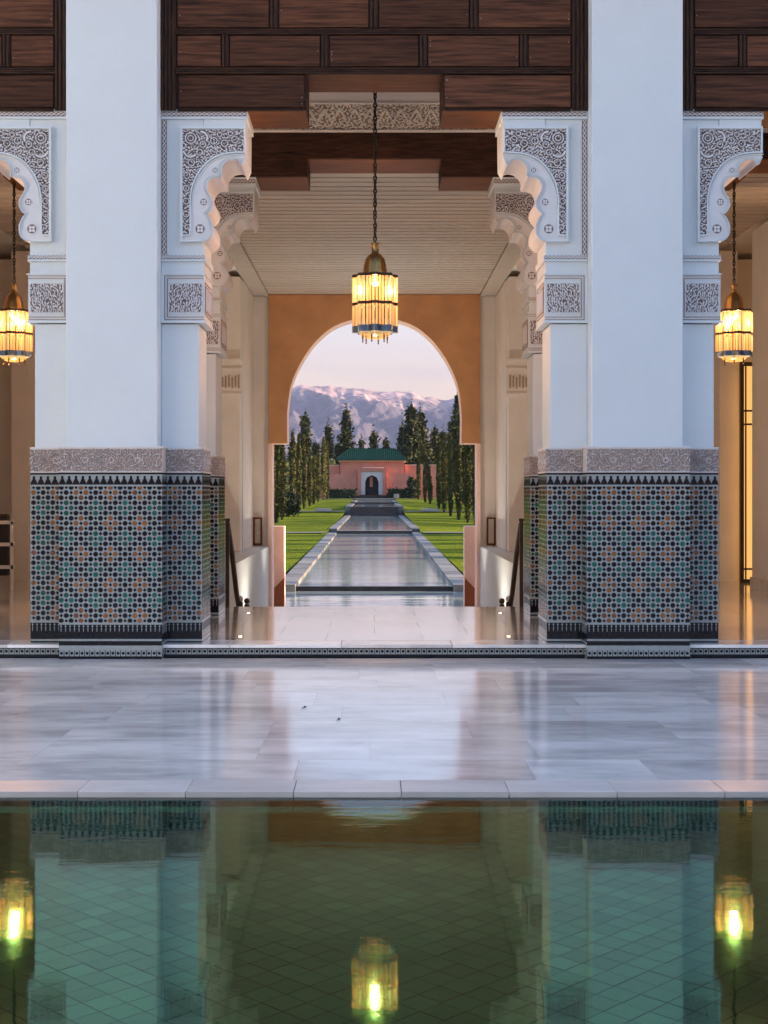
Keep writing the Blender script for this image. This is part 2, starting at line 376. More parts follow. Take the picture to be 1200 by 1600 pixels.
for j in range(56):
    for i in range(-40, 41):
        cx = i*2*sx+(sx if j % 2 else 0); cy = 3.55+j*sy
        if abs(cx) < cy*.30+.9 and cy < 6.62: cells.append((cy, cx))
cells.sort(key=lambda c: (abs(c[1]) > c[0]*.30+.1, c[0]))
for cy, cx in cells[:290]: link('pool_tile', dm, pool, (cx, cy, PD+random.uniform(-.0005,.0005)), (random.uniform(-.0012,.0012), random.uniform(-.0012,.0012), 0))
tones = [glazed_pool_tile('pool_tile_tone', k) for k in (.22, .24, .26, .285)]
rest = MB()
for cy, cx in cells[290:]: diamond(rest, cx, cy, random.choice(tones), .00012)
rest.build('pool_tiles_far', pool, loc=(0, 0, PD), kind='stuff')
mb = MB(); mb.box(-10, 10, 1.2, 6.515, .0285, .029, M['pool_water'])
mb = MB(); mb.add([(-10,1.2,.029),(10,1.2,.029),(10,6.515,.029),(-10,6.515,.029)], [(0,1,2,3)], M['pool_water'])
mb.build('pool_water', kind='structure')

# ------------------------------------------------------------------ gallery platform
PZ = .12
plat = empty('gallery_floor', kind='structure')
mb = MB(); mb.box(-10, 10, 12.12, 16.0, -.05, PZ-.03, M['grout']); mb.box(-10, -3.0, 16.0, 21.4, -.05, PZ-.03, M['grout']); mb.box(3.0, 10, 16.0, 21.4, -.05, PZ-.03, M['grout'])
mb.build('floor_bed', plat)
nm = slab_mesh('nosing_slab', .997, .36, .030, M['marble'])
x = -5.8
while x < 6:
    o = link('nosing_slab', nm, plat, (x, 12.09+.18, PZ-.001)); bevel(o, .004, 2); x += 1.0
fm = slab_mesh('floor_slab', .897, .597, .03, M['marble_warm'])
for r in range(15):
    y = 12.75+r*.6
    for i in range(-7, 8):
        x = i*.9+(.45 if r % 2 else 0)
        if abs(x) > 6.4 or (y > 15.8 and abs(x) < 3.2): continue
        link('floor_slab', fm, plat, (x, y, PZ+random.uniform(0, .0006)), (random.uniform(-.0004,.0004), random.uniform(-.0006,.0006), 0))
mb = MB()                                                       # nosing of the top stair
mb.box(-1.95, 1.95, 15.75, 16.04, PZ-.05, PZ-.0295, M['grout']); mb.build('stair_bed', plat)
# tiled riser along the platform front
def squares_band(b, fr, u0, u1, v0, v1, step=.047):
    b.fbox(fr, u0, u1, v0, v1, .004, M['tile_white'])
    n = max(1, round((u1-u0)/step)); st = (u1-u0)/n; h = (v1-v0)
    for i in range(n):
        c = u0+(i+.5)*st; m_ = (v0+v1)/2; r = min(st, h)*.30
        b.fprism(fr, [(c+r*math.cos(a), m_+r*math.sin(a)) for a in [math.pi/8+k*math.pi/4 for k in range(8)]], .006, M['tile_black'], .004)
        b.fbox(fr, u0+i*st-.003, u0+i*st+.003, v0, v1, .0055, M['tile_black'], .004)
def front(x, y, z): return (V3((x, y, z)), V3((1,0,0)), V3((0,0,1)), V3((0,-1,0)))
mb = MB()
for a, b_ in ((-6.2, 6.2),):
    fr = front(0, 12.12, 0)
    mb.fbox(fr, a, b_, -.01, .030, .004, M['tile_black']); mb.fbox(fr, a, b_, .030, .034, .006, M['tile_white'])
    squares_band(mb, fr, a, b_, .034, .080); mb.fbox(fr, a, b_, .080, .0885, .006, M['tile_black'])
mb.build('riser_tiles', plat, kind='stuff')

# ------------------------------------------------------------------ relief height fields
def labyrinth(nu, nv, du, wl_, seed, aniso=(1, 1), K=14):
    rng = np.random.RandomState(seed)
    u, v = np.meshgrid(np.arange(nu)*du, np.arange(nv)*du, indexing='ij'); f = np.zeros_like(u)
    for k in range(K):
        a = rng.uniform(0, math.pi); q = 2*math.pi/(wl_*rng.uniform(.85, 1.2))
        f += np.cos(q*(u*math.cos(a)*aniso[0]+v*math.sin(a)*aniso[1])+rng.uniform(0, 6.28)+1.3*np.sin(u*q*.31+k)+1.3*np.sin(v*q*.27+k*2))
    return f/math.sqrt(K)
def relief(name, H, du, dv, depth, mg, mr_, mask=None, mirror=False, thr=.35):
    nu, nv = H.shape; vs = []; sgn = -1 if mirror else 1
    uu = np.arange(nu)*du*sgn; vv = np.arange(nv)*dv
    vs = [(uu[i], -H[i, j]*depth, vv[j]) for i in range(nu) for j in range(nv)]
    fs = []; ms = []
    for i in range(nu-1):
        for j in range(nv-1):
            if mask is not None and not mask[i, j]: continue
            a = i*nv+j; q = (a, a+nv, a+nv+1, a+1)
            fs.append(q if not mirror else q[::-1])
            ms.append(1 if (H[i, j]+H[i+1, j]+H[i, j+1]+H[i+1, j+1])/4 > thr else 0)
    me = bpy.data.meshes.new(name); me.from_pydata(vs, [], fs); me.materials.append(mg); me.materials.append(mr_)
    me.polygons.foreach_set('material_index', ms); me.update(); return me
sm = lambda f, k=2.2, o=0: np.clip(f*k+.5+o, 0, 1)

# pier-local measures: u = X - pier centre, row plane Y = 12.3
XC = -2.353; Y0 = 12.3; K0 = F/Y0
U = lambda px: (px-585)/K0-XC
W = lambda py: 1.5-(py-767)/K0

SCAL = [(316,378),(322,377),(327,374),(331,369),(332.5,363),(332.5,354),(330,347),(327,341),(323,336),(327,333),(330.5,328),(333,322),(332.5,316),(329.5,309),(325.5,303),(323.5,296),(324.3,289),(328,282.5),(332,279.5),(337,278),(342,277.8),(345,277.5),(347,275),(346,270),(346.8,264),(349,259),(353,254.5),(357.5,251.5),(362,250),(368,249.5),(372,250.5),(375,253),(376.5,258),(379,257),(381,252),(383.5,247)]
ARC = [(384,239.8),(360,241),(341.7,245.5),(325.5,254.8),(311.7,271),(303.6,287),(299.6,303.3),(298.3,322),(298.3,363),(294.3,369),(286.2,369)]
def arc_y(px):           # lower limit of the carved field at px
    if px <= 298.3: return 367
    pts = sorted(ARC[:8]); 
    for (a, b), (c, d) in zip(pts, pts[1:]):
        if a <= px <= c: return b+(d-b)*(px-a)/(c-a)
    return 239.8
def smooth_arc(ARC):
    return ARC

DU = .0045
u0p, u1p, v0p, v1p = U(286.5), U(381.5), W(368.5), W(204)
nu, nv = int((u1p-u0p)/DU)+1, int((v1p-v0p)/DU)+1
Hc = sm(labyrinth(nu, nv, DU, .026, 3), 2.4, .05)
ug, vg = np.meshgrid(u0p+np.arange(nu)*DU, v0p+np.arange(nv)*DU, indexing='ij')
def ring(H, cx, cy, r, wd, a0=-9, a1=9, h=1.25):
    dx, dy = ug-U(cx), vg-W(cy); d = np.abs(np.hypot(dx, dy)-r/K0); a = np.arctan2(dy, dx)
    ok = (d < wd/K0) & (a > a0) & (a < a1); H[ok] = h
    near = (d >= wd/K0) & (d < (wd+1.1)/K0) & (a > a0-.1) & (a < a1+.1); H[near] = np.minimum(H[near], 0.0)
for c in ((299, 218, 8.2, 1.0),(299,218,4.2,.9),(315,218,10,1.7,-.6,1.7),(299,236,11,1.7,-2.9,-.5),(318,228,4.5,.9),(335,222,5,.9),(352,226,5,.9),(368,220,5,.9),(300,256,5,.9),(293,276,4.6,.9),(292,296,4.4,.9),(292,316,4.4,.9),(292,336,4.4,.9),(344,212,3.6,.8),(361,211,3.4,.8),(313,240,4.4,.9)):
    ring(Hc, *c)
mask = np.zeros((nu, nv), bool)
for i in range(nu):
    px = 585+(u0p+i*DU+XC)*K0; lim = W(arc_y(px))
    mask[i] = (v0p+np.arange(nv)*DU) > lim-.004
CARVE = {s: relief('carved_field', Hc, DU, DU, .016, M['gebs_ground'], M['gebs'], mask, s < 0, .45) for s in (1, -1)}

def frieze_relief(L, Hh, name, seed, ground, raised, period=.235, du=.005):
    nu, nv = int(round(L/du))+1, int(round(Hh/du))+1; dv = Hh/(nv-1); du = L/(nu-1)
    f = sm(labyrinth(nu, nv, du, .021, seed), 2.0, -.05)*.7
    u, v = np.meshgrid(np.arange(nu)*du, np.arange(nv)*dv, indexing='ij'); t = 2*math.pi*u/period; q = v/Hh-.5
    c = .24*np.abs(np.cos(t/2))+.10*np.abs(np.cos(t*1.5))
    for sg in (1, -1):
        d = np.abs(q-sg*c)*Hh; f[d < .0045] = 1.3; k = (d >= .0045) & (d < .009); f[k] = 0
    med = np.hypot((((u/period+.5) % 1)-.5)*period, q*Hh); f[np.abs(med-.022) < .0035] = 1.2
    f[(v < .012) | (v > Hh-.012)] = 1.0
    return relief(name, f, du, dv, .010, ground, raised, None, False, .55)

def braid(b, fr, u0, u1, v0, v1, along='u', d=.004):
    """knotted band: two crossing ribbons over a dark ground"""
    b.fbox(fr, u0, u1, v0, v1, d, M['gebs_ground'])
    O, UU, VV, N = fr
    L = (u1-u0) if along == 'u' else (v1-v0); Wd = (v1-v0) if along == 'u' else (u1-u0)
    n = max(2, round(L/(Wd*1.15))); st = L/n
    for i in range(n):
        for sg in (1, -1):
            a0, a1 = i*st, (i+1)*st; t = .0042
            q0, q1 = (-sg*Wd*.36, sg*Wd*.36)
            pts = [(a0, q0-t), (a1, q1-t), (a1, q1+t), (a0, q0+t)]
            if along == 'u': pts = [(u0+p, (v0+v1)/2+q) for p, q in pts]
            else: pts = [((u0+u1)/2+q, v0+p) for p, q in pts]
            b.fprism(fr, pts, d+(.004 if sg > 0 else .0055), M['gebs'], d)

def zellige(b, fr, u0, u1, v0, v1, ci=0, cj=0, pu=.0437, pv=.0457):
    """octagons on a diagonal lattice with amber and teal flowers, on a white field with small dark stars"""
    b.fbox(fr, u0, u1, v0, v1, .003, M['tile_white'])
    O, UU, VV, N = fr; r = .0228; uc = (u0+u1)/2
    ni = int((u1-u0)/pu/2)+2; nj = int((v1-v0)/pv)+2
    rng = random.Random(int((u0+7)*1000)+ci)
    for jj in range(nj):
        for ii in range(-ni, ni+1):
            cu, cv = uc+ii*pu, v1-pv*.2-jj*pv
            i, j = ii+ci, jj+cj
            if (i+j) % 2:
                m_ = M['tile_black']
                for (ai, aj, t1, t2) in ((0, 0, 'tile_amber', 'tile_amber2'), (3, 3, 'tile_teal', 'tile_teal2')):
                    di = (i-ai+3) % 6-3; dj = (j-aj+3) % 6-3
                    if abs(di)+abs(dj) == 1: m_ = M[t1] if rng.random() < .6 else M[t2]
                rr = r
            else: m_ = M['tile_black']; rr = .0132
            pts = [(min(max(cu+rr*math.cos(a), u0), u1), min(max(cv+rr*math.sin(a), v0), v1)) for a in [math.pi/8+k*math.pi/4 for k in range(8)]]
            if max(p[0] for p in pts)-min(p[0] for p in pts) < .006 or max(p[1] for p in pts)-min(p[1] for p in pts) < .006: continue
            b.fprism(fr, pts, .0052+rng.uniform(0, .0006), m_, .003)
            # thin dark star arms between the octagons
            if (i+j) % 2 == 0 and u0+.02 < cu < u1-.02 and v0+.02 < cv < v1-.02:
                b.fbox(fr, cu-.0155, cu+.0155, cv-.0028, cv+.0028, .0042, M['tile_black'], .003)
                b.fbox(fr, cu-.0028, cu+.0028, cv-.0165, cv+.0165, .0046, M['tile_black'], .003)

def merlons(b, fr, u0, u1, v0, v1, step=.0625):
    b.fbox(fr, u0, u1, v0, v1, .003, M['tile_white'])
    n = max(1, round((u1-u0)/step)); st = (u1-u0)/n; h = v1-v0
    b.fbox(fr, u0, u1, v0, v0+h*.16, .0055, M['tile_black'], .003)
    for i in range(n):
        c = u0+(i+.5)*st
        for (w_, a, t) in ((.86, .16, .36), (.6, .36, .56), (.34, .56, .92)):
            b.fbox(fr, c-st*w_/2, c+st*w_/2, v0+h*a, v0+h*t, .0055, M['tile_black'], .003)
def lattice(b, fr, u0, u1, v0, v1, step=.040):
    b.fbox(fr, u0, u1, v0, v1, .003, M['tile_black'])
    n = max(1, round((u1-u0)/step)); st = (u1-u0)/n; h = v1-v0
    for i in range(n):
        c = u0+(i+.5)*st
        for q, r in ((.82, .22), (.45, .17), (.2, .10)):
            b.fprism(fr, [(c+st*r, v0+h*q), (c, v0+h*q+st*r), (c-st*r, v0+h*q), (c, v0+h*q-st*r)], .005, M['tile_white'], .003)
        b.fbox(fr, c-.0022, c+.0022, v0+h*.2, v1, .0045, M['tile_white'], .003)

def dado_face(b, fr, u0, u1, bands, ci, cj=0):
    z_top, zell0, lat0, bl0, end = bands
    b.fbox(fr, u0, u1, z_top-.016, z_top, .006, M['tile_black'])
    b.fbox(fr, u0, u1, z_top-.024, z_top-.016, .004, M['tile_white'])
    merlons(b, fr, u0, u1, z_top-.108, z_top-.024)
    b.fbox(fr, u0, u1, z_top-.124, z_top-.108, .007, M['tile_white'])
    zellige(b, fr, u0, u1, zell0, z_top-.124, ci, cj)
    b.fbox(fr, u0, u1, zell0-.018, zell0, .007, M['tile_white'])
    lattice(b, fr, u0, u1, lat0, zell0-.018)
    b.fbox(fr, u0, u1, bl0, lat0, .004, M['tile_black'])
    b.fbox(fr, u0, u1, bl0-.018, bl0, .007, M['tile_white'])
    b.fbox(fr, u0, u1, end, bl0-.018, .004, M['tile_black'])

ZT = W(739)                        # 1.664
ZF = W(701)                        # top of the carved frieze
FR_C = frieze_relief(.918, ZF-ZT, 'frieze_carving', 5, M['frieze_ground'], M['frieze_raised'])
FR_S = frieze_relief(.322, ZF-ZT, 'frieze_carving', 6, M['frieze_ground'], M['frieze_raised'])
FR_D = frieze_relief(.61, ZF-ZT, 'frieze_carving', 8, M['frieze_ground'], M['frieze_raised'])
bw, bh = U(317.5)-U(264), W(443)-W(490)
n1, n2 = int(bw/.004)+1, int(bh/.004)+1
Hk = sm(labyrinth(n1, n2, .004, .022, 11, (1.25, .55)), 2.4, .0)
Hk[:, :2] = 1; Hk[:, -2:] = 1; Hk[:2] = 1; Hk[-2:] = 1
KUFIC = {s: relief('carved_inscription', Hk, bw/(n1-1), bh/(n2-1), .010, M['gebs_ground'], M['gebs'], None, s < 0, .45) for s in (1, -1)}

def rosette(b, fr, cu, cv, r, cross=True):
    n = 20
    for (ro, ri, h) in ((r, r*.78, .006),):
        for k in range(n):
            a, c = 2*math.pi*k/n, 2*math.pi*(k+1)/n
            b.fprism(fr, [(cu+ri*math.cos(a), cv+ri*math.sin(a)), (cu+ro*math.cos(a), cv+ro*math.sin(a)), (cu+ro*math.cos(c), cv+ro*math.sin(c)), (cu+ri*math.cos(c), cv+ri*math.sin(c))], h, M['gebs'])
    b.fprism(fr, [(cu+ri*math.cos(2*math.pi*k/n), cv+ri*math.sin(2*math.pi*k/n)) for k in range(n)], .0012, M['gebs_ground'])
    for k in range(4):
        a = math.pi/4+k*math.pi/2; q = r*.38
        c0 = (cu+q*math.cos(a), cv+q*math.sin(a))
        b.fprism(fr, [(c0[0]+r*.27*math.cos(t*math.pi/4), c0[1]+r*.27*math.sin(t*math.pi/4)) for t in range(8)], .004, M['gebs'], .001)

def ribbon(b, fr, pts, wd, d, m_, d0=0):
    for (a, c) in zip(pts, pts[1:]):
        v = V3((c[0]-a[0], c[1]-a[1], 0)); L = v.length
        if L < 1e-6: continue
        nrm = V3((-v.y, v.x, 0))/L*wd/2; t = v/L*wd*.15
        b.fprism(fr, [(a[0]-nrm.x-t.x, a[1]-nrm.y-t.y), (c[0]-nrm.x+t.x, c[1]-nrm.y+t.y), (c[0]+nrm.x+t.x, c[1]+nrm.y+t.y), (a[0]+nrm.x-t.x, a[1]+nrm.y-t.y)], d, m_, d0)

def refine(pts, n=3):
    """Catmull-Rom through the points"""
    out = []
    for i in range(len(pts)-1):
        p0 = pts[max(0, i-1)]; p1 = pts[i]; p2 = pts[i+1]; p3 = pts[min(len(pts)-1, i+2)]
        for k in range(n):
            t = k/n
            out.append(tuple(.5*((2*p1[d])+(-p0[d]+p2[d])*t+(2*p0[d]-5*p1[d]+4*p2[d]-p3[d])*t*t+(-p0[d]+3*p1[d]-3*p2[d]+p3[d])*t**3) for d in (0, 1)))
    out.append(pts[-1]); return out

def make_pier():
    root = empty('arcade_pier')
    P = M['plaster']
    # shafts and pilasters (local frame: x = u, y = Y-12.3, z world)
    mb = MB(); mb.box(-.407, .407, -.25, .60, ZF+.012, 7.2, P); bevel(mb.build('shaft', root), .006, 2)
    for s in (1, -1):
        mb = MB(); a, c = sorted((s*.409, s*.747)); mb.box(a, c, 0, .58, ZF+.012, W(503)-.02, P)
        bevel(mb.build('pilaster', root), .005, 2)
    # tiled dado core
    TB = M['tile_white']
    mb = MB(); mb.box(-.457, .457, -.296, .60, 0, ZT, TB)
    for s in (1, -1):
        a, c = sorted((s*.4575, s*.778)); mb.box(a, c, -.026, .584, PZ, ZT, TB)
    mb.build('dado_core', root)
    # mosaic faces
    mb = MB()
    fr = (V3((0,-.296,0)), V3((1,0,0)), V3((0,0,1)), V3((0,-1,0)))
    dado_face(mb, fr, -.459, .459, (ZT, .326, .232, .18, .122), 0, 5)
    mb.fbox(fr, -.459, .459, .080, .122, .007, TB); squares_band(mb, fr, -.459, .459, .026, .080); mb.fbox(fr, -.459, .459, 0, .026, .005, M['tile_black'])
    for s in (1, -1):
        fr = (V3((0,-.026,0)), V3((1,0,0)), V3((0,0,1)), V3((0,-1,0)))
        a, c = sorted((s*.463, s*.781)); dado_face(mb, fr, a, c, (ZT, .318, .208, .150, .1205), 2 if s > 0 else 4, 5)
        frs = (V3((s*.778,.279,0)), V3((0,s,0)), V3((0,0,1)), V3((s,0,0)))
        dado_face(mb, frs, -.305, .305, (ZT, .318, .208, .150, .1205), 1, 5)
        frs = (V3((s*.457,-.161,0)), V3((0,s,0)), V3((0,0,1)), V3((s,0,0)))
        dado_face(mb, frs, -.134, .134, (ZT, .318, .208, .150, .1205), 1, 5)
    mb.build('zellige_mosaic', root, kind='stuff')
    # carved frieze over the tiles
    mb = MB(); G = M['frieze_raised']
    mb.box(-.455, .455, -.294, .60, ZT, ZF-.0005, G)
    for s in (1, -1):
        a, c = sorted((s*.4565, s*.776)); mb.box(a, c, -.024, .582, ZT, ZF-.0005, G)
    mb.box(-.466, .466, -.306, .6, ZF, ZF+.012, M['gebs'])
    for s in (1, -1):
        a, c = sorted((s*.467, s*.788)); mb.box(a, c, -.036, .59, ZF, ZF+.0115, M['gebs'])
    fz = mb.build('frieze', root)
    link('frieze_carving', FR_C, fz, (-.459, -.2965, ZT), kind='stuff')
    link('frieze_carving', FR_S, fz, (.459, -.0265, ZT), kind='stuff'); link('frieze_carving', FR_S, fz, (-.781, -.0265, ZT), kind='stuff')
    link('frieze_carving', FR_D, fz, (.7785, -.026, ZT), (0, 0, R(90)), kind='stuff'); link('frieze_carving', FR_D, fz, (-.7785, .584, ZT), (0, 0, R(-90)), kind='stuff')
    for s in (1, -1):
        def f_(x): return s*x
        fr = (V3((0, 0, 0)), V3((s,0,0)), V3((0,0,1)), V3((0,-1,0)))
        # inscription block
        mb = MB(); z0, z1 = W(502), W(430)
        a, c = sorted((s*.409, s*U(319.5))); mb.box(a, c, -.030, .61, z0, z1, P)
        a, c = sorted((s*.409, s*(U(319.5)+.012))); mb.box(a, c, -.042, .62, z0-.018, z0, P); mb.box(a, c, -.038, .615, z1, z1+.010, P)
        frk = (V3((0,-.030,0)), V3((s,0,0)), V3((0,0,1)), V3((0,-1,0)))
        D = M['gebs_ground']
        ue = U(319.5)
        for (i0, t, dd, mm) in ((.010, .006, .003, D), (.020, .010, .005, M['gebs']), (.034, .008, .004, M['frieze_ground']), (.046, .006, .006, M['gebs'])):
            ua, va, vb = .409+.02+i0*1.0, z0+i0*.9, z1-i0*.9
            mb.fbox(frk, ua, ue, va, va+t*.8, dd, mm); mb.fbox(frk, ua, ue, vb-t*.8, vb, dd, mm); mb.fbox(frk, ua, ua+t, va+t*.8, vb-t*.8, dd, mm)
        bx = mb.build('inscription_block', root)
        link('carved_inscription', KUFIC[s], bx, (s*(U(264)), -.0305, W(490)), kind='stuff')
        # side face carving of the block
        frs = (V3((s*ue,.29,0)), V3((0,s,0)), V3((0,0,1)), V3((s,0,0)))
        mb = MB()
        mb.fbox(frs, -.26, .26, z0+.06, z0+.068, .004, D); mb.fbox(frs, -.26, .26, z1-.068, z1-.06, .004, D)
        mb.fbox(frs, -.26, -.252, z0+.068, z1-.068, .004, D); mb.fbox(frs, .252, .26, z0+.068, z1-.068, .004, D)
        mb.fbox(frs, -.22, .22, z0+.085, z1-.085, .003, M['frieze_ground'])
        for k in range(10): mb.fbox(frs, -.205+k*.042, -.185+k*.042, z0+.10+(k%3)*.012, z1-.10-(k%2)*.02, .008, M['gebs'])
        mb.build('side_carving', bx, kind='stuff')
        # neck between block and cornice, and the upper framed field
        mb = MB(); a, c = sorted((s*.409, s*U(318))); mb.box(a, c, -.004, .60, z1+.010, W(409), P); mb.box(a, c, -.004, .60, W(399), W(187), P)
        a, c = sorted((s*.409, s*U(321))); mb.box(a, c, -.028, .61, W(409), W(406), P); mb.box(a, c, -.016, .605, W(406), W(399), P)
        a, c = sorted((s*.409, s*U(387))); mb.box(a, c, -.030, .61, W(187), W(183.5), P); mb.box(a, c, -.022, .60, W(183.5), W(175), P); mb.box(a, c, -.036, .615, W(175), W(172), P)
        up = mb.build('framed_field', root); bevel(up, .003, 1)
        mb = MB()
        braid(mb, (V3((0,-.022,0)), *fr[1:]), U(254), U(386), W(182.5), W(176), 'u')
        braid(mb, (V3((0,-.004,0)), *fr[1:]), U(253.5), U(260.5), W(398), W(188), 'v')
        braid(mb, (V3((0,-.016,0)), *fr[1:]), U(254), U(320), W(405), W(400), 'u')
        mb.fbox((V3((0,-.004,0)), *fr[1:]), U(261.5), U(263), W(398), W(188), .008, M['gebs'])
        mb.build('knotted_border', up, kind='stuff')
        # scalloped bracket, full depth of the arch
        edge = refine([(U(a), W(b)) for a, b in SCAL], 2)
        prof = [(U(283), W(379))]+edge+[(U(384), W(200)), (U(283), W(200))]
        import bmesh
        bm = bmesh.new()
        yf, yb = -.036, .585
        vf = [bm.verts.new((s*p[0], yf, p[1])) for p in prof]; vb = [bm.verts.new((s*p[0], yb, p[1])) for p in prof]
        n = len(prof)
        # front face as a fan of quads between the arc side and the scallops
        f1 = bm.faces.new(vf); f2 = bm.faces.new(vb[::-1])
        for k in range(n): bm.faces.new((vf[k], vf[(k+1) % n], vb[(k+1) % n], vb[k]))
        bmesh.ops.recalc_face_normals(bm, faces=bm.faces); bmesh.ops.triangulate(bm, faces=[f1, f2])
        me = bpy.data.meshes.new('arch_bracket'); bm.to_mesh(me); bm.free(); me.materials.append(M['gebs'])
        br = link('arch_bracket', me, root)
        mb = MB()      # upper body over the board, to the cornice
        a, c = sorted((s*U(318.5), s*U(384))); mb.box(a, c, -.012, .58, W(199.5), W(187), P); mb.build('bracket_head', br)
        link('carved_field', CARVE[s], br, (s*u0p, yf-.0015, v0p), kind='stuff')
        frb = (V3((0, yf, 0)), V3((s,0,0)), V3((0,0,1)), V3((0,-1,0)))
        mb = MB()
        mb.fbox(frb, U(283), U(384), W(203.5), W(200), .022, P)
        mb.fbox(frb, U(283), U(286.5), W(379), W(203.5), .022, P); mb.fbox(frb, U(381.5), U(384), W(239), W(203.5), .022, P)
        mb.fbox(frb, U(286.5), U(316), W(379), W(375.5), .018, P)
        arc = refine([(U(a), W(b)) for a, b in ARC], 4)
        ribbon(mb, frb, arc, .012, .024, P)
        arc2 = refine([(U(a+2.6 if b > 260 else a+1.5), W(b+(3.2 if a > 300 else 1))) for a, b in ARC[:8]], 4)
        ribbon(mb, frb, arc2, .006, .014, P)
        off = [(p[0]-.016*(1 if True else 0), p[1]+.010) for p in edge]
        ribbon(mb, frb, edge, .013, .013, P)
        ribbon(mb, frb, [(p[0]-.024, p[1]+.012) for p in edge[8:-8]], .005, .008, P)
        mb.build('arch_moulding', br)
        for (cx, cy, r) in ((313.5, 359, 9.4), (319, 317, 6.6), (337, 267.5, 5.2)):
            mb = MB(); rosette(mb, frb, U(cx), W(cy), r/K0); mb.build('rosette', br)
            
    return root

pier = make_pier()
pier.location = (XC, Y0, 0)
tag(pier, 'front white arcade pier left of the canal view, with mosaic tile base and carved bracket', 'pillar', 'piers of the arcade')
for (px_, py_, lb) in ((-XC, Y0, 'front white arcade pier right of the canal view, with mosaic tile base and carved bracket'),
                       (XC-.156, Y0+2.66, 'second-row pier half hidden behind the left front pier, lit warm by the lantern'),
                       (-XC+.156, Y0+2.66, 'second-row pier half hidden behind the right front pier, lit warm by the lantern')):
    c = copy_tree(pier); c.location = (px_, py_, 0); c['label'] = lb

# ------------------------------------------------------------------ cedar lintels
def make_lintel(yf, yb, zb, zn, hw, zt, half, panels=True):
    root = empty('wooden_lintel')
    k = F/yf; UX = lambda px: (px-585)/k; WZ = lambda py: 1.5-(py-767)/k
    mb = MB(); Wd = M['wood_frame']; So = M['wood_soffit']
    y0 = yf+.035 if panels else yf
    mb.box(-half, -hw, y0, yb, zb+.004, zt, Wd); mb.box(hw, half, y0, yb, zb+.004, zt, Wd); mb.box(-hw, hw, y0, yb, zn+.004, zt, Wd)
    body = mb.build('lintel_body', root)
    mb = MB(); mb.box(-half, -hw, yf+.03, yb-.01, zb, zb+.0035, So); mb.box(hw, half, yf+.03, yb-.01, zb, zb+.0035, So)
    mb.box(-hw+.002, hw-.002, yf+.03, yb-.01, zn, zn+.0035, So)
    mb.build('soffit_board', root)
    if not panels: return root
    rowsB = [(-8, 42, [(277,420),(436,576),(592,733),(748,892)]), (55, 103, [(277,345),(359,500),(515,654),(669,811),(826,892)]), (117, 167, [(279,475),(695,892)])]
    for (ya, yb_, ps) in rowsB:
        for (a, b_) in ps:
            mb = MB(); w_, h_ = UX(b_)-UX(a), WZ(ya)-WZ(yb_)
            mb.box(-w_/2, w_/2, -.012, .012, -h_/2, h_/2, M['wood'])
            o = mb.build('cedar_panel', root, loc=((UX(a)+UX(b_))/2, yf+.022, (WZ(ya)+WZ(yb_))/2)); bevel(o, .006, 2)
            nb = MB()
            for q in range(random.randint(1, 4)):
                nx, nz = random.choice((-1, 1))*(w_/2-.02), random.uniform(-.4, .4)*h_
                nb.cyl((nx, -.0135, nz), .004, .004, .004, 6, M['nail'], 'y')
            nb.build('nail', o, kind='stuff')
    mb = MB()
    fr = (V3((0, yf+.035, 0)), V3((1,0,0)), V3((0,0,1)), V3((0,-1,0)))
    def rail(x0, x1, y0_, y1_):       # horizontal moulding with ridges
        z0, z1 = WZ(y1_), WZ(y0_); h = z1-z0
        for (a, b_, d) in ((0, 1, .022), (.06, .26, .034), (.40, .60, .030), (.74, .94, .034)): mb.fbox(fr, x0, x1, z0+h*a, z0+h*b_, d, Wd, .0 if d < .03 else .022)
    def stile(x0, x1, y0_, y1_, n=3):
        z0, z1 = WZ(y1_), WZ(y0_); h = x1-x0
        mb.fbox(fr, x0, x1, z0, z1, .0225, M['wood_stile'])
        for q in range(n): mb.fbox(fr, x0+h*(q+.12)/n, x0+h*(q+.62)/n, z0, z1, .036, M['wood_stile'], .0225)
    rail(UX(277)-.012, UX(893)+.012, 44, 53.5); rail(UX(277)-.012, UX(893)+.012, 105, 115); rail(UX(277), UX(475), 168.5, 172.5); rail(UX(695), UX(892), 168.5, 172.5)
    rail(UX(277)-.012, UX(893)+.012, -20, -9.5)
    stile(UX(251), UX(275), -40, 172, 4); stile(UX(894), UX(919), -40, 172, 4)
    for (a, b_) in ((421.5,434.5),(577.5,590.5),(734.5,746.5)): stile(UX(a), UX(b_), -8, 43, 2)
    for (a, b_) in ((346.5,357.5),(501.5,513.5),(655.5,667.5),(812.5,824.5)): stile(UX(a), UX(b_), 54, 104, 2)
    mb.build('frame_moulding', root)
    return root
l0 = make_lintel(12.24, 12.89, 4.965, 5.312, .623, 6.6, 1.942)
tag(l0, 'dark cedar panelled lintel over the middle bay, above the hanging lantern', 'wooden lintel', 'cedar lintels of the front arcade')
for s, t in ((-1, 'left'), (1, 'right')):
    c = copy_tree(l0); c.location = (s*4.706, 0, 0)
    c['label'] = 'dark cedar panelled lintel cut by the %s picture edge, beyond the %s front pier' % (t, t)
l1 = make_lintel(14.93, 15.62, 4.98, 5.18, .744, 5.47, 1.99, False)
tag(l1, 'plain dark cedar beam over the second arch, below the carved plaster frieze', 'wooden lintel', 'cedar beams of the inner arcade')
for s, t in ((-1, 'left'), (1, 'right')):
    c = copy_tree(l1); c.location = (s*4.86, 0, 0)
    c['label'] = 'plain dark cedar beam over the inner arch of the %s side bay' % t

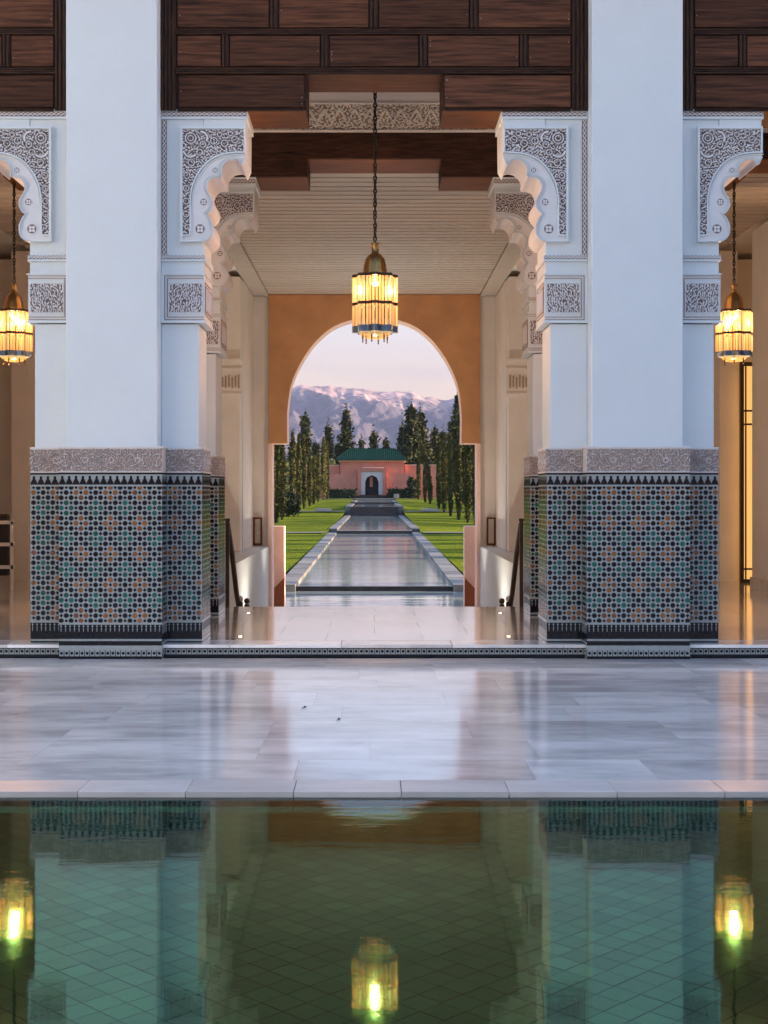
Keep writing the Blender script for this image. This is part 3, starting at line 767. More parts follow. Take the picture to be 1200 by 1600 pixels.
# ------------------------------------------------------------------ walls over the arcades, roofs, unseen wings
up = empty('arcade_wall', kind='structure')
mb = MB()
mb.box(-10, 10, 12.30, 12.88, 6.605, 7.6, M['plaster'])
for s in (1, -1):
    a, c = sorted((s*6.30, s*10)); mb.box(a, c, 12.2, 12.88, -.1, 6.6, M['plaster'])
mb.build('front_wall', up)
inner = empty('inner_wall', kind='structure')
mb = MB(); mb.box(-10, 10, 14.97, 15.60, 5.475, 6.45, M['cream']); mb.box(-1.99, 1.99, 14.93, 14.969, 5.475, 5.50, M['cream'])
for s in (1, -1):
    a, c = sorted((s*6.6, s*10)); mb.box(a, c, 14.97, 15.60, 0, 5.47, M['cream'])
mb.build('upper_wall', inner)
L_ = 4.0; n1, n2 = int(L_/.012)+1, int(.31/.009)+1
uu, vv = np.meshgrid(np.linspace(0, L_, n1), np.linspace(0, .31, n2), indexing='ij')
Hf = sm(labyrinth(n1, n2, .010, .030, 21), 2, 0); tt = (uu/.17) % 1; ogee = np.abs(vv/.31-(.15+.6*(1-np.abs(tt*2-1))**.6)); Hf[ogee < .075] = 1.3; Hf[(ogee >= .075) & (ogee < .12)] = 0
Hf[:, :2] = 1.2; Hf[:, -2:] = 1.2
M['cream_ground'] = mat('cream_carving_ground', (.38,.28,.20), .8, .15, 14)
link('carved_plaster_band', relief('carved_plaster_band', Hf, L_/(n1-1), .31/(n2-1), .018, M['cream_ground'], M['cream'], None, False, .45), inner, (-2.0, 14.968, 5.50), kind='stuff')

roof = empty('roof', kind='structure')
mb = MB(); mb.box(-10, 10, 12.31, 15.6, 6.46, 6.6, M['cream']); mb.box(-10, 10, 12.88, 26.0, 6.61, 6.9, M['cream'])
mb.build('roof_slab', roof)
wing = empty('unseen_court_wing', kind='structure')
mb = MB(); mb.box(10, 11, -9, 26, -.1, 6.0, M['plaster']); mb.box(-11, -10, -9, 26, -.1, 6.0, M['plaster']); mb.build('unseen_wing_wall', wing)  # unseen walls put in to keep the low sun off the court

# slatted ceilings behind the second arcade
CZ = 5.19
ceil = empty('slatted_ceiling', kind='structure')
mb = MB(); mb.box(-9.9, 9.9, 15.63, 25.4, CZ+.075, CZ+.12, M['cream']); mb.build('ceiling_board', ceil)
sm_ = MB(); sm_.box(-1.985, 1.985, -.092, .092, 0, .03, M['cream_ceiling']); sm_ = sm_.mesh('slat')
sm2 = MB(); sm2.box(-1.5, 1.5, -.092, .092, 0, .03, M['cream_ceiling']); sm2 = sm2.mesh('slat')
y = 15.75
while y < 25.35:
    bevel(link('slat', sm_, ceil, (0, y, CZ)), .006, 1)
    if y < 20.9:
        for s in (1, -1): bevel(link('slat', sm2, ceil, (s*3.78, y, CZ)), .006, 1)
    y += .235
mb = MB()
for s in (1, -1):
    for (a, b_, dz) in ((1.99, 2.06, -.03), (2.065, 2.29, -.012)):
        p, q = sorted((s*a, s*b_)); mb.box(p, q, 15.63, 25.4, CZ+dz, CZ+.04, M['cream_ceiling'])
mb.build('ceiling_border', ceil)

# ------------------------------------------------------------------ passage and side rooms
hall = empty('passage_wall', kind='structure')
Cr = M['cream']
for s in (1, -1):
    def bx(name, x0, x1, y0, y1, z0, z1, m_=Cr, root=hall):
        a, c = sorted((s*x0, s*x1)); b = MB(); b.box(a, c, y0, y1, z0, z1, m_); return b.build(name, root)
    bx('end_wall', 1.995, 2.9, 25.4, 25.9, -1.2, CZ-.02)
    bx('side_wall', 2.285, 2.9, 23.4, 25.398, .46, CZ-.03)
    bx('hall_pier', 2.30, 3.05, 23.0, 23.39, .46, CZ-.03)
    bx('hall_pier_edge', 2.29, 2.35, 23.385, 23.396, .46, CZ-.04)
    bx('outer_wall', 3.05, 3.25, 21.31, 24, -1.2, CZ-.03); bx('stair_outer_wall', 3.05, 3.25, 16.05, 21.3, -1.2, PZ-.02)
    bx('stair_wall', 1.99, 3.049, 18.0, 25.398, -1.2, .455, M['plaster'])
    bx('room_back_wall', 3.25, 5.4, 21.0, 21.3, 0, CZ-.03)
    bx('room_side_wall', 5.33, 5.5, 15.65, 19.0, 0, CZ-.03) 
    bx('room_far_wall', 5.4, 8, 21.3, 21.5, 0, CZ-.03)
    bx('room_skirting', 5.295, 5.328, 15.7, 18.99, PZ, PZ+.17, M['coping'])
    bx('room_column', 5.27, 5.54, 20.55, 20.95, PZ, CZ-.03)
    bx('gallery_end_wall', 9.0, 9.4, 12.9, 21.5, 0, 6.4)
    # capital band on the far pier
    b = MB(); a, c = sorted((s*2.26, s*2.70)); b.box(a, c, 22.95, 23.0, Z(617,23), Z(561,23), M['cream'])
    b.box(a, c, 22.93, 22.95, Z(617,23), Z(614,23), M['cream']); b.box(a, c, 22.93, 22.95, Z(578,23), Z(575,23), M['cream']); b.box(a, c, 22.92, 22.95, Z(564,23), Z(561,23), M['cream'])
    for k in range(7): b.box(*sorted((s*(2.30+k*.055), s*(2.325+k*.055))), 22.935, 22.95, Z(607,23)+(k % 2)*.02, Z(586,23)-(k % 3)*.02, M['cream_ground'])
    b.build('capital_band', hall)
    # small framed grille on the end wall
    g = empty('wall_grille', (s*2.2, 25.36, Z(830, 25.4)))
    tag(g, 'small brown framed grille low on the %s end wall beside the ochre arch' % ('right' if s > 0 else 'left'), 'grille', 'grilles beside the arch')
    b = MB(); w_ = .085; h_ = .26
    for q in ((-w_, w_, h_-.03, h_), (-w_, w_, -h_, -h_+.03), (-w_, -w_+.03, -h_+.03, h_-.03), (w_-.03, w_, -h_+.03, h_-.03)): b.box(q[0], q[1], 0, .035, q[2], q[3], M['wood_soffit'])
    b.build('frame', g)
    b = MB()
    for k in range(6): b.box(-w_+.035, w_-.035, .01, .03, -h_+.05+k*.08, -h_+.085+k*.08, M['cream'])
    b.build('louvre', g)

# stairs down and lower floor
st = empty('staircase', kind='structure')
z = PZ; y = 16.04
for k in range(7):
    b = MB(); b.box(-1.98, 1.98, y, y+.32, z-.19, z-.17, M['marble_warm']) if False else None
    b.box(-1.985, 1.985, y, y+.32, -1.25, z-.175*1, M['marble_warm']); b.build('stair_step', st); z -= .175; y += .32
b = MB(); b.box(-1.985, 1.985, y, 26.2, -1.3, -1.12, M['marble_warm']); b.box(-1.985, 1.985, 15.7, 16.04, -1.25, PZ-.0305, M['marble_warm']); b.build('lower_floor', st)
fmn = slab_mesh('top_step', .99, .29, .03, M['marble_warm'])
for i in range(-2, 2): link('top_step', fmn, st, (i*.9925+.496, 15.895, PZ+.0005))

# ochre horseshoe arch wall
arch = empty('horseshoe_arch', (0, 25.3, 0)); tag(arch, 'ochre horseshoe arch wall framing the garden, canal and mountains', 'arch')
import bmesh
AY = 25.3; ka = F/25.3
ax = lambda px: (px-585)/ka
az = lambda py: 1.5-(py-767)/ka
PTS = [(449,693),(448.5,655),(450,630),(453,609),(458,592),(464,578),(472,563),(481,549),(491,536),(503,524),(517,513),(533,505),(550,500),(568,497.5),(585,496.8)]
halfp = refine([(ax(a), az(b)) for a, b in PTS], 3)
full = halfp+[(-a, b) for a, b in halfp[::-1][1:]]
def arch_solid(name, y0, y1, m_, m_in, grow=0.0, parent=None):
    bm = bmesh.new(); n = len(full); zt = az(463.5); xl = ax(420)
    inner_ = full
    outer_ = []
    for i, (a, b) in enumerate(inner_):
        if i == 0: outer_.append((xl, b))
        elif i == n-1: outer_.append((-xl, b))
        else:
            t = i/(n-1)
            # walk left side up, along the top, down the right
            L1 = zt-inner_[0][1]; L2 = -2*xl; tot = 2*L1+L2; d = t*tot
            if d < L1: outer_.append((xl, inner_[0][1]+d))
            elif d < L1+L2: outer_.append((xl+d-L1, zt))
            else: outer_.append((-xl, zt-(d-L1-L2)))
    # snap nearest samples to the corners
    for cx in (xl, -xl):
        j = min(range(n), key=lambda q: (outer_[q][0]-cx)**2+(outer_[q][1]-zt)**2); outer_[j] = (cx, zt)
    V = {}
    for tag_, yy in (('f', y0), ('b', y1)):
        for nm_, lst in (('i', inner_), ('o', outer_)):
            V[tag_+nm_] = [bm.verts.new((p[0], yy, p[1])) for p in lst]
    for i in range(n-1):
        bm.faces.new((V['fi'][i], V['fo'][i], V['fo'][i+1], V['fi'][i+1]))
        bm.faces.new((V['bi'][i+1], V['bo'][i+1], V['bo'][i], V['bi'][i]))
        f = bm.faces.new((V['fi'][i+1], V['bi'][i+1], V['bi'][i], V['fi'][i])); f.material_index = 1
        bm.faces.new((V['fo'][i], V['bo'][i], V['bo'][i+1], V['fo'][i+1]))
    for j in (0, n-1):
        f = bm.faces.new((V['fi'][j], V['bi'][j], V['bo'][j], V['fo'][j])); f.material_index = 1
    bmesh.ops.recalc_face_normals(bm, faces=bm.faces)
    me = bpy.data.meshes.new(name); bm.to_mesh(me); bm.free(); me.materials.append(m_); me.materials.append(m_in)
    return link(name, me, parent)
arch_solid('arch_panel', 0, .55, M['ochre'], M['peach'], parent=arch)
b = MB(); b.box(-1.99, 1.99, -.03, .02, az(463.3), az(460.5), M['ochre']); b.build('top_moulding', arch)
for s in (1, -1):
    b = MB(); a, c = sorted((s*-ax(424.5), s*1.993)); b.box(a, c, .0, .58, -1.2, az(693)-.002, M['peach']); b.build('jamb', arch)
b = MB(); b.box(-2.6, 2.6, .62, 1.1, 5.05, 7.2, M['peach']); 
for s in (1, -1):
    a, c = sorted((s*1.995, s*10)); b.box(a, c, .62, 1.1, -1.2, 7.2, M['peach'])
b.build('outer_wall', arch)
# low peach parapets outside with a dark sloping stair cheek
for s, t in ((-1, 'left'), (1, 'right')):
    e_ = empty('parapet', (0, 0, 0)); tag(e_, 'low peach parapet just outside the arch on the %s' % t, 'parapet', 'parapets outside the arch')
    b = MB(); p, q = sorted((s*1.80, s*2.4)); b.box(p, q, 26.9, 27.25, -1.2, Z(822, 27), M['peach']); bevel(b.build('parapet_wall', e_), .01, 2)
    b = MB(); x0, x1 = s*X(427, 26.6)*-1, s*X(443, 26.6)*-1
    x0, x1 = s*2.0, s*1.80
    vs = [(x0, 26.85, -1.1), (x1, 26.85, -1.1), (x1, 26.85, Z(903, 26.85)), (x0, 26.85, Z(919, 26.85))]
    vs += [(v[0], 26.895, v[2]) for v in vs]
    b.add(vs, [(0,1,2,3),(4,7,6,5),(0,4,5,1),(1,5,6,2),(2,6,7,3),(3,7,4,0)], M['brick_red']); b.build('sloping_base', e_)

# ------------------------------------------------------------------ lanterns
def make_lantern():
    root = empty('lantern')                                      # origin at the top of the cage
    nl = 8; Rr = .205
    def rad(a): return Rr*(1+.115*math.cos(nl*a))
    # cap
    b = MB(); b.lathe((0,0,0), [(.125,-.03),(.130,.0),(.120,.03),(.112,.10),(.095,.165),(.065,.205),(.036,.225),(.034,.30),(.040,.31),(.040,.33),(.018,.335),(.0,.335)], 48, M['brass'], .022, 12)
    b.build('cap', root, True)
    # bands
    def band(z0, z1, m_, extra=.006, nm='band'):
        b = MB(); n = 96; vs = []
        for z_ in (z0, z1):
            for q in (extra, -.012):
                for i in range(n):
                    a = 2*math.pi*i/n; r = rad(a)+q; vs.append((r*math.cos(a), r*math.sin(a), z_))
        fs = []
        for i in range(n):
            j = (i+1) % n
            fs += [(i, j, 2*n+j, 2*n+i), (n+j, n+i, 3*n+i, 3*n+j), (2*n+i, 2*n+j, 3*n+j, 3*n+i), (n+i, n+j, j, i)]
        b.add(vs, fs, m_); b.build(nm, root)
    band(-.030, .0, M['bronze']); band(-.315, -.285, M['bronze']); band(-.59, -.525, M['bluemetal'])
    # rods
    def rods(z0, z1):
        b = MB(); n = 72
        for i in range(n):
            a = 2*math.pi*i/n; q = rad(a); c = (q*math.cos(a), q*math.sin(a))
            if i % 2 == 0: b.cyl((c[0], c[1], z0), .0042, .0042, z1-z0, 6, M['bronze'])
            else: b.cyl((c[0], c[1], z0), .0125, .0125, z1-z0, 8, M['rod'])
        return b
    rods(-.285, -.030).build('glass_rods', root, kind='stuff'); rods(-.525, -.315).build('glass_rods', root, kind='stuff')
    # inner bowl and bottom finials
    b = MB(); b.lathe((0,0,0), [(.165,-.585),(.15,-.615),(.11,-.645),(.05,-.655),(0,-.655)], 32, M['rod']); b.build('bottom_bowl', root, True)
    for k in range(6):
        a = 2*math.pi*(k+.25)/6; c = (.13*math.cos(a), .13*math.sin(a))
        b = MB(); b.cyl((c[0], c[1], -.675), .006, .010, .07, 8, M['bronze']); b.lathe((c[0], c[1], -.685), [(0,-.012),(.011,0),(0,.012)], 8, M['bronze']); b.build('finial', root)
    b = MB(); b.lathe((0,0,-.05), [(0,-.06),(.045,-.045),(.062,0),(.045,.045),(0,.06)], 20, M['bulb']); b.build('bulb', root, True)
    chain(root, .345, 1.58)
    return root
def chain(root, z_, z_end):                                      # chain of twisted links
    b = MB(); k = 0
    while z_ < z_end:
        pts = []
        for i in range(10):
            a = 2*math.pi*i/10; p, q = .014*math.cos(a), .032*math.sin(a)
            t = k*R(65); pts.append((p*math.cos(t), p*math.sin(t), z_+.03+q))
        b.tube(pts, .0085, 5, M['bronze'], closed=True); z_ += .044; k += 1
    b.build('chain', root, kind='stuff')
YL = 13.2
lan = make_lantern(); lan.scale = (.957,)*3; lan.location = (X(586, YL), YL, Z(430, YL))
tag(lan, 'amber glass rod lantern hanging in the middle bay in front of the arch', 'lantern', 'lanterns hanging on chains')
def lamp(parent, x, y, z, wts):
    for dz, en, sz in ((-.14, wts, .045),):
        ld = bpy.data.lights.new('lantern_light', 'POINT'); ld.energy = en; ld.color = (1.0, .60, .31); ld.shadow_soft_size = sz
        lo = bpy.data.objects.new('lantern_light', ld); C.objects.link(lo); lo.parent = parent; lo.location = (0, 0, dz)
def make_lamp_glow(root):
    pass
YS = 15.15
for px_, lb in ((22, 'amber glass rod lantern hanging in the side bay at the left picture edge'), (1147, 'amber glass rod lantern hanging in the side bay at the right picture edge')):
    c = copy_tree(lan); c.scale = (.885,)*3; c.location = (X(px_, YS), YS, Z(485, YS)); c['label'] = lb
    lamp(c, 0, 0, 0, LANTERN_W)
lamp(lan, 0, 0, 0, LANTERN_W*.62); chain(lan, 1.577, 2.96)

# recessed floor uplights
def uplight(x, y, lb, z0=None, watt=None, spread=70):
    r_ = empty('floor_uplight', (x, y, (PZ if z0 is None else z0)+.002)); tag(r_, lb, 'floor light', 'round lights set in the gallery floor')
    b = MB(); b.lathe((0,0,0), [(.021,0),(.036,0),(.034,.004),(.021,.004)], 20, M['brass']); b.build('ring', r_)
    b = MB(); b.cyl((0,0,0), .020, .019, .003, 20, M['lampglow']); b.build('lens', r_)
    ld = bpy.data.lights.new('uplight', 'SPOT'); ld.energy = watt or UPLIGHT_W; ld.color = (1.0,.87,.73); ld.spot_size = R(spread); ld.spot_blend = .8; ld.shadow_soft_size = .03
    lo = bpy.data.objects.new('uplight_lamp', ld); C.objects.link(lo); lo.parent = r_; lo.location = (0, 0, .02); lo.rotation_euler = (R(180), 0, 0)
for s, t in ((-1, 'left'), (1, 'right')):
    uplight(s*1.42, 15.2, 'small round floor light at the top of the stairs, %s of the middle' % t)
    uplight(s*1.27, 12.75, 'small round floor light in the front edge of the platform beside the %s pier' % t)
    uplight(s*4.25, 12.8, 'small round floor light in the %s side bay near the platform edge' % t)
    uplight(s*1.15, 24.35, 'added unseen round light in the lower floor at the foot of the arch, %s side' % t, -1.12, 84, 80)  # added lamp, out of view, to brighten the ceiling and ochre arch
    uplight(s*1.3, 20.6, 'added unseen round light in the lower floor at the foot of the stairs, %s side' % t, -1.12, 75, 120)  # added lamp hidden below the platform edge, brightens passage and stair walls

# ------------------------------------------------------------------ stair handrails
for s, t in ((-1, 'left'), (1, 'right')):
    r_ = empty('handrail', (s*1.757, 16.1, PZ)); tag(r_, 'dark wooden stair handrail going down on the %s side of the passage' % t, 'handrail', 'handrails of the stairs')
    b = MB(); b.box(-.022, .022, -.022, .022, -.02, 1.02, M['rail']); b.box(-.03, .03, -.03, .03, 1.02, 1.05, M['rail']); b.build('post', r_)
    b = MB(); b.tube([(0, .02, .98), (0, .5, .62), (0, 1.05, .08), (0, 2.2, -.75)], .032, 8, M['rail']); b.build('rail', r_)
    b = MB(); b.box(-.02, .02, 1.9, 1.94, -1.3, -.2, M['rail']); b.build('post', r_)
    for (xx, yy, zz) in ((s*-.03, 1.25, -.05), (s*-.09, 1.5, -.10)):
        b = MB(); b.box(xx-.03, xx+.03, yy-.03, yy+.03, -1.2, zz, M['rail']); b.build('baluster', r_)
        b = MB(); b.lathe((xx, yy, zz), [(0,0),(.03,.01),(.038,.04),(.028,.07),(0,.08)], 12, M['coping' if zz > -.08 else 'rail']); b.build('finial', r_, True)

# ------------------------------------------------------------------ left room shelf, right room glazed door
sh = empty('shelf_unit', (X(8, 19), 19.0, PZ)); tag(sh, 'dark cushioned bench with pale rails at the left picture edge', 'bench')
for k, zz in enumerate((.30, .62, .93)):
    b = MB(); b.box(-.5, .13-.03*k*0, -.02, .02, zz-.02, zz+.03, M['cream']); b.build('rail', sh)
b = MB(); b.box(-.5, .02, .03, .2, .18, 1.05, M['book']); bevel(b.build('cushion', sh), .03, 3)
for xx in (-.45, .10):
    b = MB(); b.box(xx-.02, xx+.02, -.02, .02, 0, .95, M['cream']); b.build('leg', sh)

DY = 20.3
dr = empty('glazed_door', (0, DY, PZ)); tag(dr, 'tall glazed door lit golden from inside, at the right picture edge', 'door')
xa, xb = X(1156, DY), X(1156, DY)+1.3
zt = Z(566, DY)-PZ
b = MB()
b.box(xa, xa+.055, -.03, .03, 0, zt, M['rail']); b.box(xb-.055, xb, -.03, .03, 0, zt, M['rail']); b.box(xa+.055, xb-.055, -.03, .03, zt-.06, zt, M['rail']); b.box(xa+.055, xb-.055, -.03, .03, 0, .05, M['rail'])
b.build('frame', dr)
b = MB(); b.box(xa+.055, xb-.055, 0, .012, .05, zt-.06, M['glassdoor']); b.build('glass', dr)
for zz in (Z(642, DY), Z(663, DY), Z(889, DY)):
    b = MB(); b.box(xa+.055, xb-.055, -.022, -.001, zz-PZ-.014, zz-PZ+.014, M['rail']); b.build('glazing_bar', dr)
b = MB(); b.box(xa+.075, xa+.095, -.024, -.002, .05, zt-.06, M['rail']); b.build('glazing_bar', dr)
for px_, t in ((45, 'left'), (1123, 'right')):
    p_ = empty('wall_frame', (X(px_, 20.9), 20.96, Z(610, 20.9))); tag(p_, 'thin upright frame on the %s room wall just past the column' % t, 'picture frame', 'frames on the side room walls')
    b = MB(); w_, h_ = .10, .38
    for q in ((-w_, w_, h_-.015, h_), (-w_, w_, -h_, -h_+.015), (-w_, -w_+.015, -h_+.015, h_-.015), (w_-.015, w_, -h_+.015, h_-.015)): b.box(q[0], q[1], 0, .03, q[2], q[3], M['rail'])
    b.build('frame', p_)
    b = MB(); b.box(-w_+.016, w_-.016, .012, .03, -h_+.016, h_-.016, M['cream_ground']); b.build('panel', p_)

# ------------------------------------------------------------------ fallen leaves on the marble
for i, (px_, py_, ang, lb) in enumerate(((474, 1106, 1.2, 'tiny dark fallen twig left of the middle of the marble court'), (528, 1126, 1.35, 'tiny dark fallen leaf just left of the middle of the marble court'))):
    yy = 1.5*F/(py_-767)*.98; b = MB(); L_l = .045 if i < 2 else .02
    pts = [(0,0,0), (L_l*.3, .006, .008), (L_l*.7, .004, .012), (L_l, -.004, .004), (L_l*.7, -.010, .003), (L_l*.3, -.009, .002)]
    b.add(pts, [(0,1,2,3,4,5)], M['bark']); b.tube([(0,0,.002), (-.03, .004, .006)], .0016, 4, M['bark'])
    o = b.build('fallen_leaf', loc=(X(px_, yy), yy, court_z(yy)+.0015), rot=(0, 0, ang)); tag(o, lb, 'leaf', 'fallen leaves on the court')

# ------------------------------------------------------------------ garden
ys = [27.3, 34, 50, 77, 80, 94, 105, 116, 124, 127, 140, 150, 152, 167, 181, 195, 230, 280]
for s, t in ((-1, 'left'), (1, 'right')):
    b = MB()
    for a, c in zip(ys, ys[1:]):
        for (xi, xo, ti, to) in ((2.67, 6.2, GP, GO), (6.2, 60, GO, GO)):
            p = [(s*xi, a, gz(a, ti)), (s*xo, a, gz(a, to)), (s*xo, c, gz(c, to)), (s*xi, c, gz(c, ti))]
            b.add(p, [(0,1,2,3) if s > 0 else (0,3,2,1)], M['lawn'])
    b.build('lawn', kind='structure')
b = MB(); g = [27.3]+[280, 800, 2500, 14000]
b.add([(-9000, 27.3, -1.45), (9000, 27.3, -1.45), (9000, 12000, -.8), (-9000, 12000, -.8)], [(0,1,2,3)], M['earth'])
for a, c in ((195, 280), (280, 800), (800, 12000)):
    wx = 60 if c == 280 else 9000
    za, zc = gz(a)-.02, gz(c)-.02
    if c == 280: b.add([(-2.6, a, za), (2.6, a, za), (2.6, c, zc), (-2.6, c, zc)], [(0,1,2,3)], M['lawn'])
    else: b.add([(-wx, a, za), (wx, a, za), (wx, c, zc), (-wx, c, zc)], [(0,1,2,3)], M['earth'])
b.build('ground', kind='structure')
# canal sections: (y0, y1, water level)
SECT = [(35.3, 78.4, -1.0), (78.6, 124.5, -.80), (125.2, 150, .03), (150.3, 178, .22)]
xin = lambda y: 2.05 if y < 35 else (2.05+(y-35)*.0035 if y < 76 else 2.2)
can = empty('garden_canal', kind='structure')
b = MB(); b.add([(-2.4, 26.3, -1.12), (2.4, 26.3, -1.12), (2.4, 35.25, -1.12), (-2.4, 35.25, -1.12)], [(0,1,2,3)], M['canal_water']); b.build('basin_water', can)
for (a, c, zz) in SECT:
    b = MB(); b.add([(-xin(a), a, zz), (xin(a), a, zz), (xin(c), c, zz), (-xin(c), c, zz)], [(0,1,2,3)], M['canal_rippled' if a < 40 else 'canal_water']); b.build('canal_water', can)
M['weir'] = mat('dark_weir_stone', (.025,.028,.035), .25, .3, 3)
M['weir_lip'] = mat('pale_weir_lip', (.40,.38,.35), .5, .2, 3)
for (y0, y1, z0, z1) in ((35.22, 35.3, -1.2, -1.002), (78.4, 78.6, -1.05, -.795), (124.4, 125.1, -.9, .025), (150, 150.3, -.1, .215)):
    b = MB(); b.box(-xin(y0), xin(y0), y0, y1, z0, z1-.03, M['weir']); b.box(-xin(y0), xin(y0), y0-.02, y1, z1-.03, z1+.006, M['weir' if y0 < 40 or y0 > 120 else 'weir_lip']); b.build('weir', can)
rim = {}
def rim_z(y):
    for (a, c, zz) in SECT:
        if y < c-.5: return zz+.06
    return SECT[-1][2]+.06
y = 35.0; k = 0
while y < 178:
    L = 1.5 if y < 76 else 3.0
    zt_ = rim_z(y)
    for s in (1, -1):
        key = (L,)
        if key not in rim:
            q = MB(); q.box(-.25, .25, 0, L-.015, -1.1, 0, M['stone_rim']); rim[key] = q.mesh('rim_stone')
        link('rim_stone', rim[key], can, (s*(xin(y)+.25+random.uniform(0,.012)), y, zt_+random.uniform(-.006,.006)), (0, 0, 0))
    y += L
b = MB()
for s in (1, -1):
    for (ya, yb_, wz) in ((76.8, 78.4, .03), (121.0, 124.0, .04), (176, 181, .03)):
        zz = gz((ya+yb_)/2)+wz
        for (u0, u1, o0, o1) in ((2.8, 6.2, 0, 1), (6.2, 30, 1, 1)):
            zi, zo = zz, gz((ya+yb_)/2, GO)+wz; za_, zb2 = (zi, zo) if o0 == 0 else (zo, zo)
            b.add([(s*u0, ya, za_), (s*u1, ya, zb2), (s*u1, yb_, zb2+.012), (s*u0, yb_, za_+.012)], [(0,1,2,3) if s > 0 else (0,3,2,1)], M['path'])
b.box(-2.8, 2.8, 176.2, 189, -.2, .47, M['path'])
b.build('garden_path', kind='structure')
# low stone blocks on the cross path
for i, (s, xo, yy) in enumerate(((-1, 4.6, 121.5), (1, 5.0, 121.5), (1, 3.0, 184))):
    b = MB(); b.box(-.7, .7, -.3, .3, 0, .28, M['weir_lip']); o = b.build('stone_bench', loc=(s*xo, yy, gz(yy)+.06)); bevel(o, .03, 2)
    tag(o, ['pale stone block on the cross path left of the canal', 'pale stone block on the cross path right of the canal', 'pale stone block beside the pavilion steps'][i], 'stone block', 'stone blocks by the paths')
    if i == 2: o.scale = (.5, 1, 2)

# ------------------------------------------------------------------ pavilion
PY = 190.0; kp = F/PY
xx = lambda px: (px-585)/kp
zz_ = lambda py: 1.5-(py-767)/kp
pv = empty('garden_pavilion', (0, PY, .5)); tag(pv, 'pink garden pavilion with green tiled roof and white arched portal at the canal end', 'pavilion')
def pbox(name, x0, x1, y0, y1, za, zb, m_, parent=pv):
    b = MB(); b.box(x0, x1, y0-0, y1, za-.5, zb-.5, m_); return b.build(name, parent)
pbox('wall', xx(531), xx(632), 1.5, 9, zz_(776), zz_(721), M['pink'])
pbox('cornice', xx(528), xx(635), 1.3, 9.2, zz_(721)+.003, zz_(718.5), M['peach'])
rf = empty('roof', (0, 0, 0)); rf.parent = pv
ze, zr = zz_(718.5)-.5, zz_(699.5)-.5; x0, x1, xa_, xb_ = xx(524), xx(637.5), xx(545), xx(617)
b = MB(); b.add([(x0, .8, ze), (x1, .8, ze), (x1, 9.8, ze), (x0, 9.8, ze), (xa_, 5.3, zr), (xb_, 5.3, zr)], [(0,1,5,4), (1,2,5), (2,3,4,5), (3,0,4), (0,3,2,1)], M['roof_green']); b.build('roof_face', rf)
b = MB(); n = 34                                                 # ribs of half-round tiles on the visible slope
for i in range(n+1):
    xc = x0+(x1-x0)*(i+.5)/(n+1); t0 = 0; t1 = 1
    if xc < xa_: t1 = (xc-x0)/(xa_-x0)
    if xc > xb_: t1 = (x1-xc)/(x1-xb_)
    b.tube([(xc, .78, ze+.02), (xc, .8+4.5*t1, ze+(zr-ze)*t1+.02)], .075, 5, M['roof_green'])
b.tube([(xa_, 5.3, zr), (xb_, 5.3, zr)], .10, 6, M['roof_green']); b.tube([(x0, .8, ze), (xa_, 5.3, zr)], .09, 6, M['roof_green']); b.tube([(x1, .8, ze), (xb_, 5.3, zr)], .09, 6, M['roof_green'])
b.build('tile_ribs', rf, kind='stuff')
# portal: pink surround, white frame with a scalloped arch opening
b = MB(); b.box(xx(559), xx(564), .3, 1.49, zz_(776)-.5, zz_(736)-.5, M['pink_dark']); b.box(xx(598), xx(603), .3, 1.49, zz_(776)-.5, zz_(736)-.5, M['pink_dark']); b.box(xx(559), xx(603), .3, 1.49, zz_(736)-.5, zz_(733)-.5, M['pink_dark']); b.build('portal_surround', pv)
pbox('portal_moulding', xx(566), xx(600), 1.2, 1.49, zz_(731.5), zz_(730), M['peach'])
bm = bmesh.new(); hw_ = (xx(598)-xx(564))/2; cx_ = (xx(598)+xx(564))/2; wi = (xx(591)-xx(570))/2; zb_, zt_ = zz_(773)-.5, zz_(736)-.5; zs = zz_(753)-.5; hr = zz_(742.5)-.5-zs
inn = [(-wi, zb_), (-wi, zs)]+[(-wi*math.cos(a)*(1-.07*abs(math.sin(4*a))), zs+hr*math.sin(a)*(1-.07*abs(math.sin(4*a)))) for a in [math.pi*k/24 for k in range(1, 24)]]+[(wi, zs), (wi, zb_)]
out = []
for k, p in enumerate(inn):
    t = k/(len(inn)-1)
    out.append((-hw_, zb_) if k == 0 else (hw_, zb_) if k == len(inn)-1 else ((-hw_, zs) if k == 1 else (hw_, zs) if k == len(inn)-2 else (max(-hw_, min(hw_, p[0]*2.4)), min(zt_, zs+(p[1]-zs)*2.4))))
vi = [bm.verts.new((cx_+p[0], .5, p[1])) for p in inn]; vo = [bm.verts.new((cx_+p[0], .5, p[1])) for p in out]; vj = [bm.verts.new((cx_+p[0], .95, p[1])) for p in inn]
for k in range(len(inn)-1): bm.faces.new((vi[k], vo[k], vo[k+1], vi[k+1])); bm.faces.new((vi[k+1], vj[k+1], vj[k], vi[k]))
bmesh.ops.recalc_face_normals(bm, faces=bm.faces)
me = bpy.data.meshes.new('portal_arch'); bm.to_mesh(me); bm.free(); me.materials.append(M['portal_white']); link('portal_arch', me, pv)
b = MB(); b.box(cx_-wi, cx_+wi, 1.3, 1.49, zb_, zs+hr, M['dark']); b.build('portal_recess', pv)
b = MB(); b.box(cx_-.3, cx_+.12, 1.2, 1.29, zs-.7, zs+hr*.75, M['pink_dark']); b.build('inner_pier', pv)
pbox('step', xx(556), xx(606), -1.2, .2, .3, zz_(774), M['weir'])
gw = empty('garden_wall', (0, PY, .5)); tag(gw, 'long pink garden wall running either side of the pavilion', 'wall')
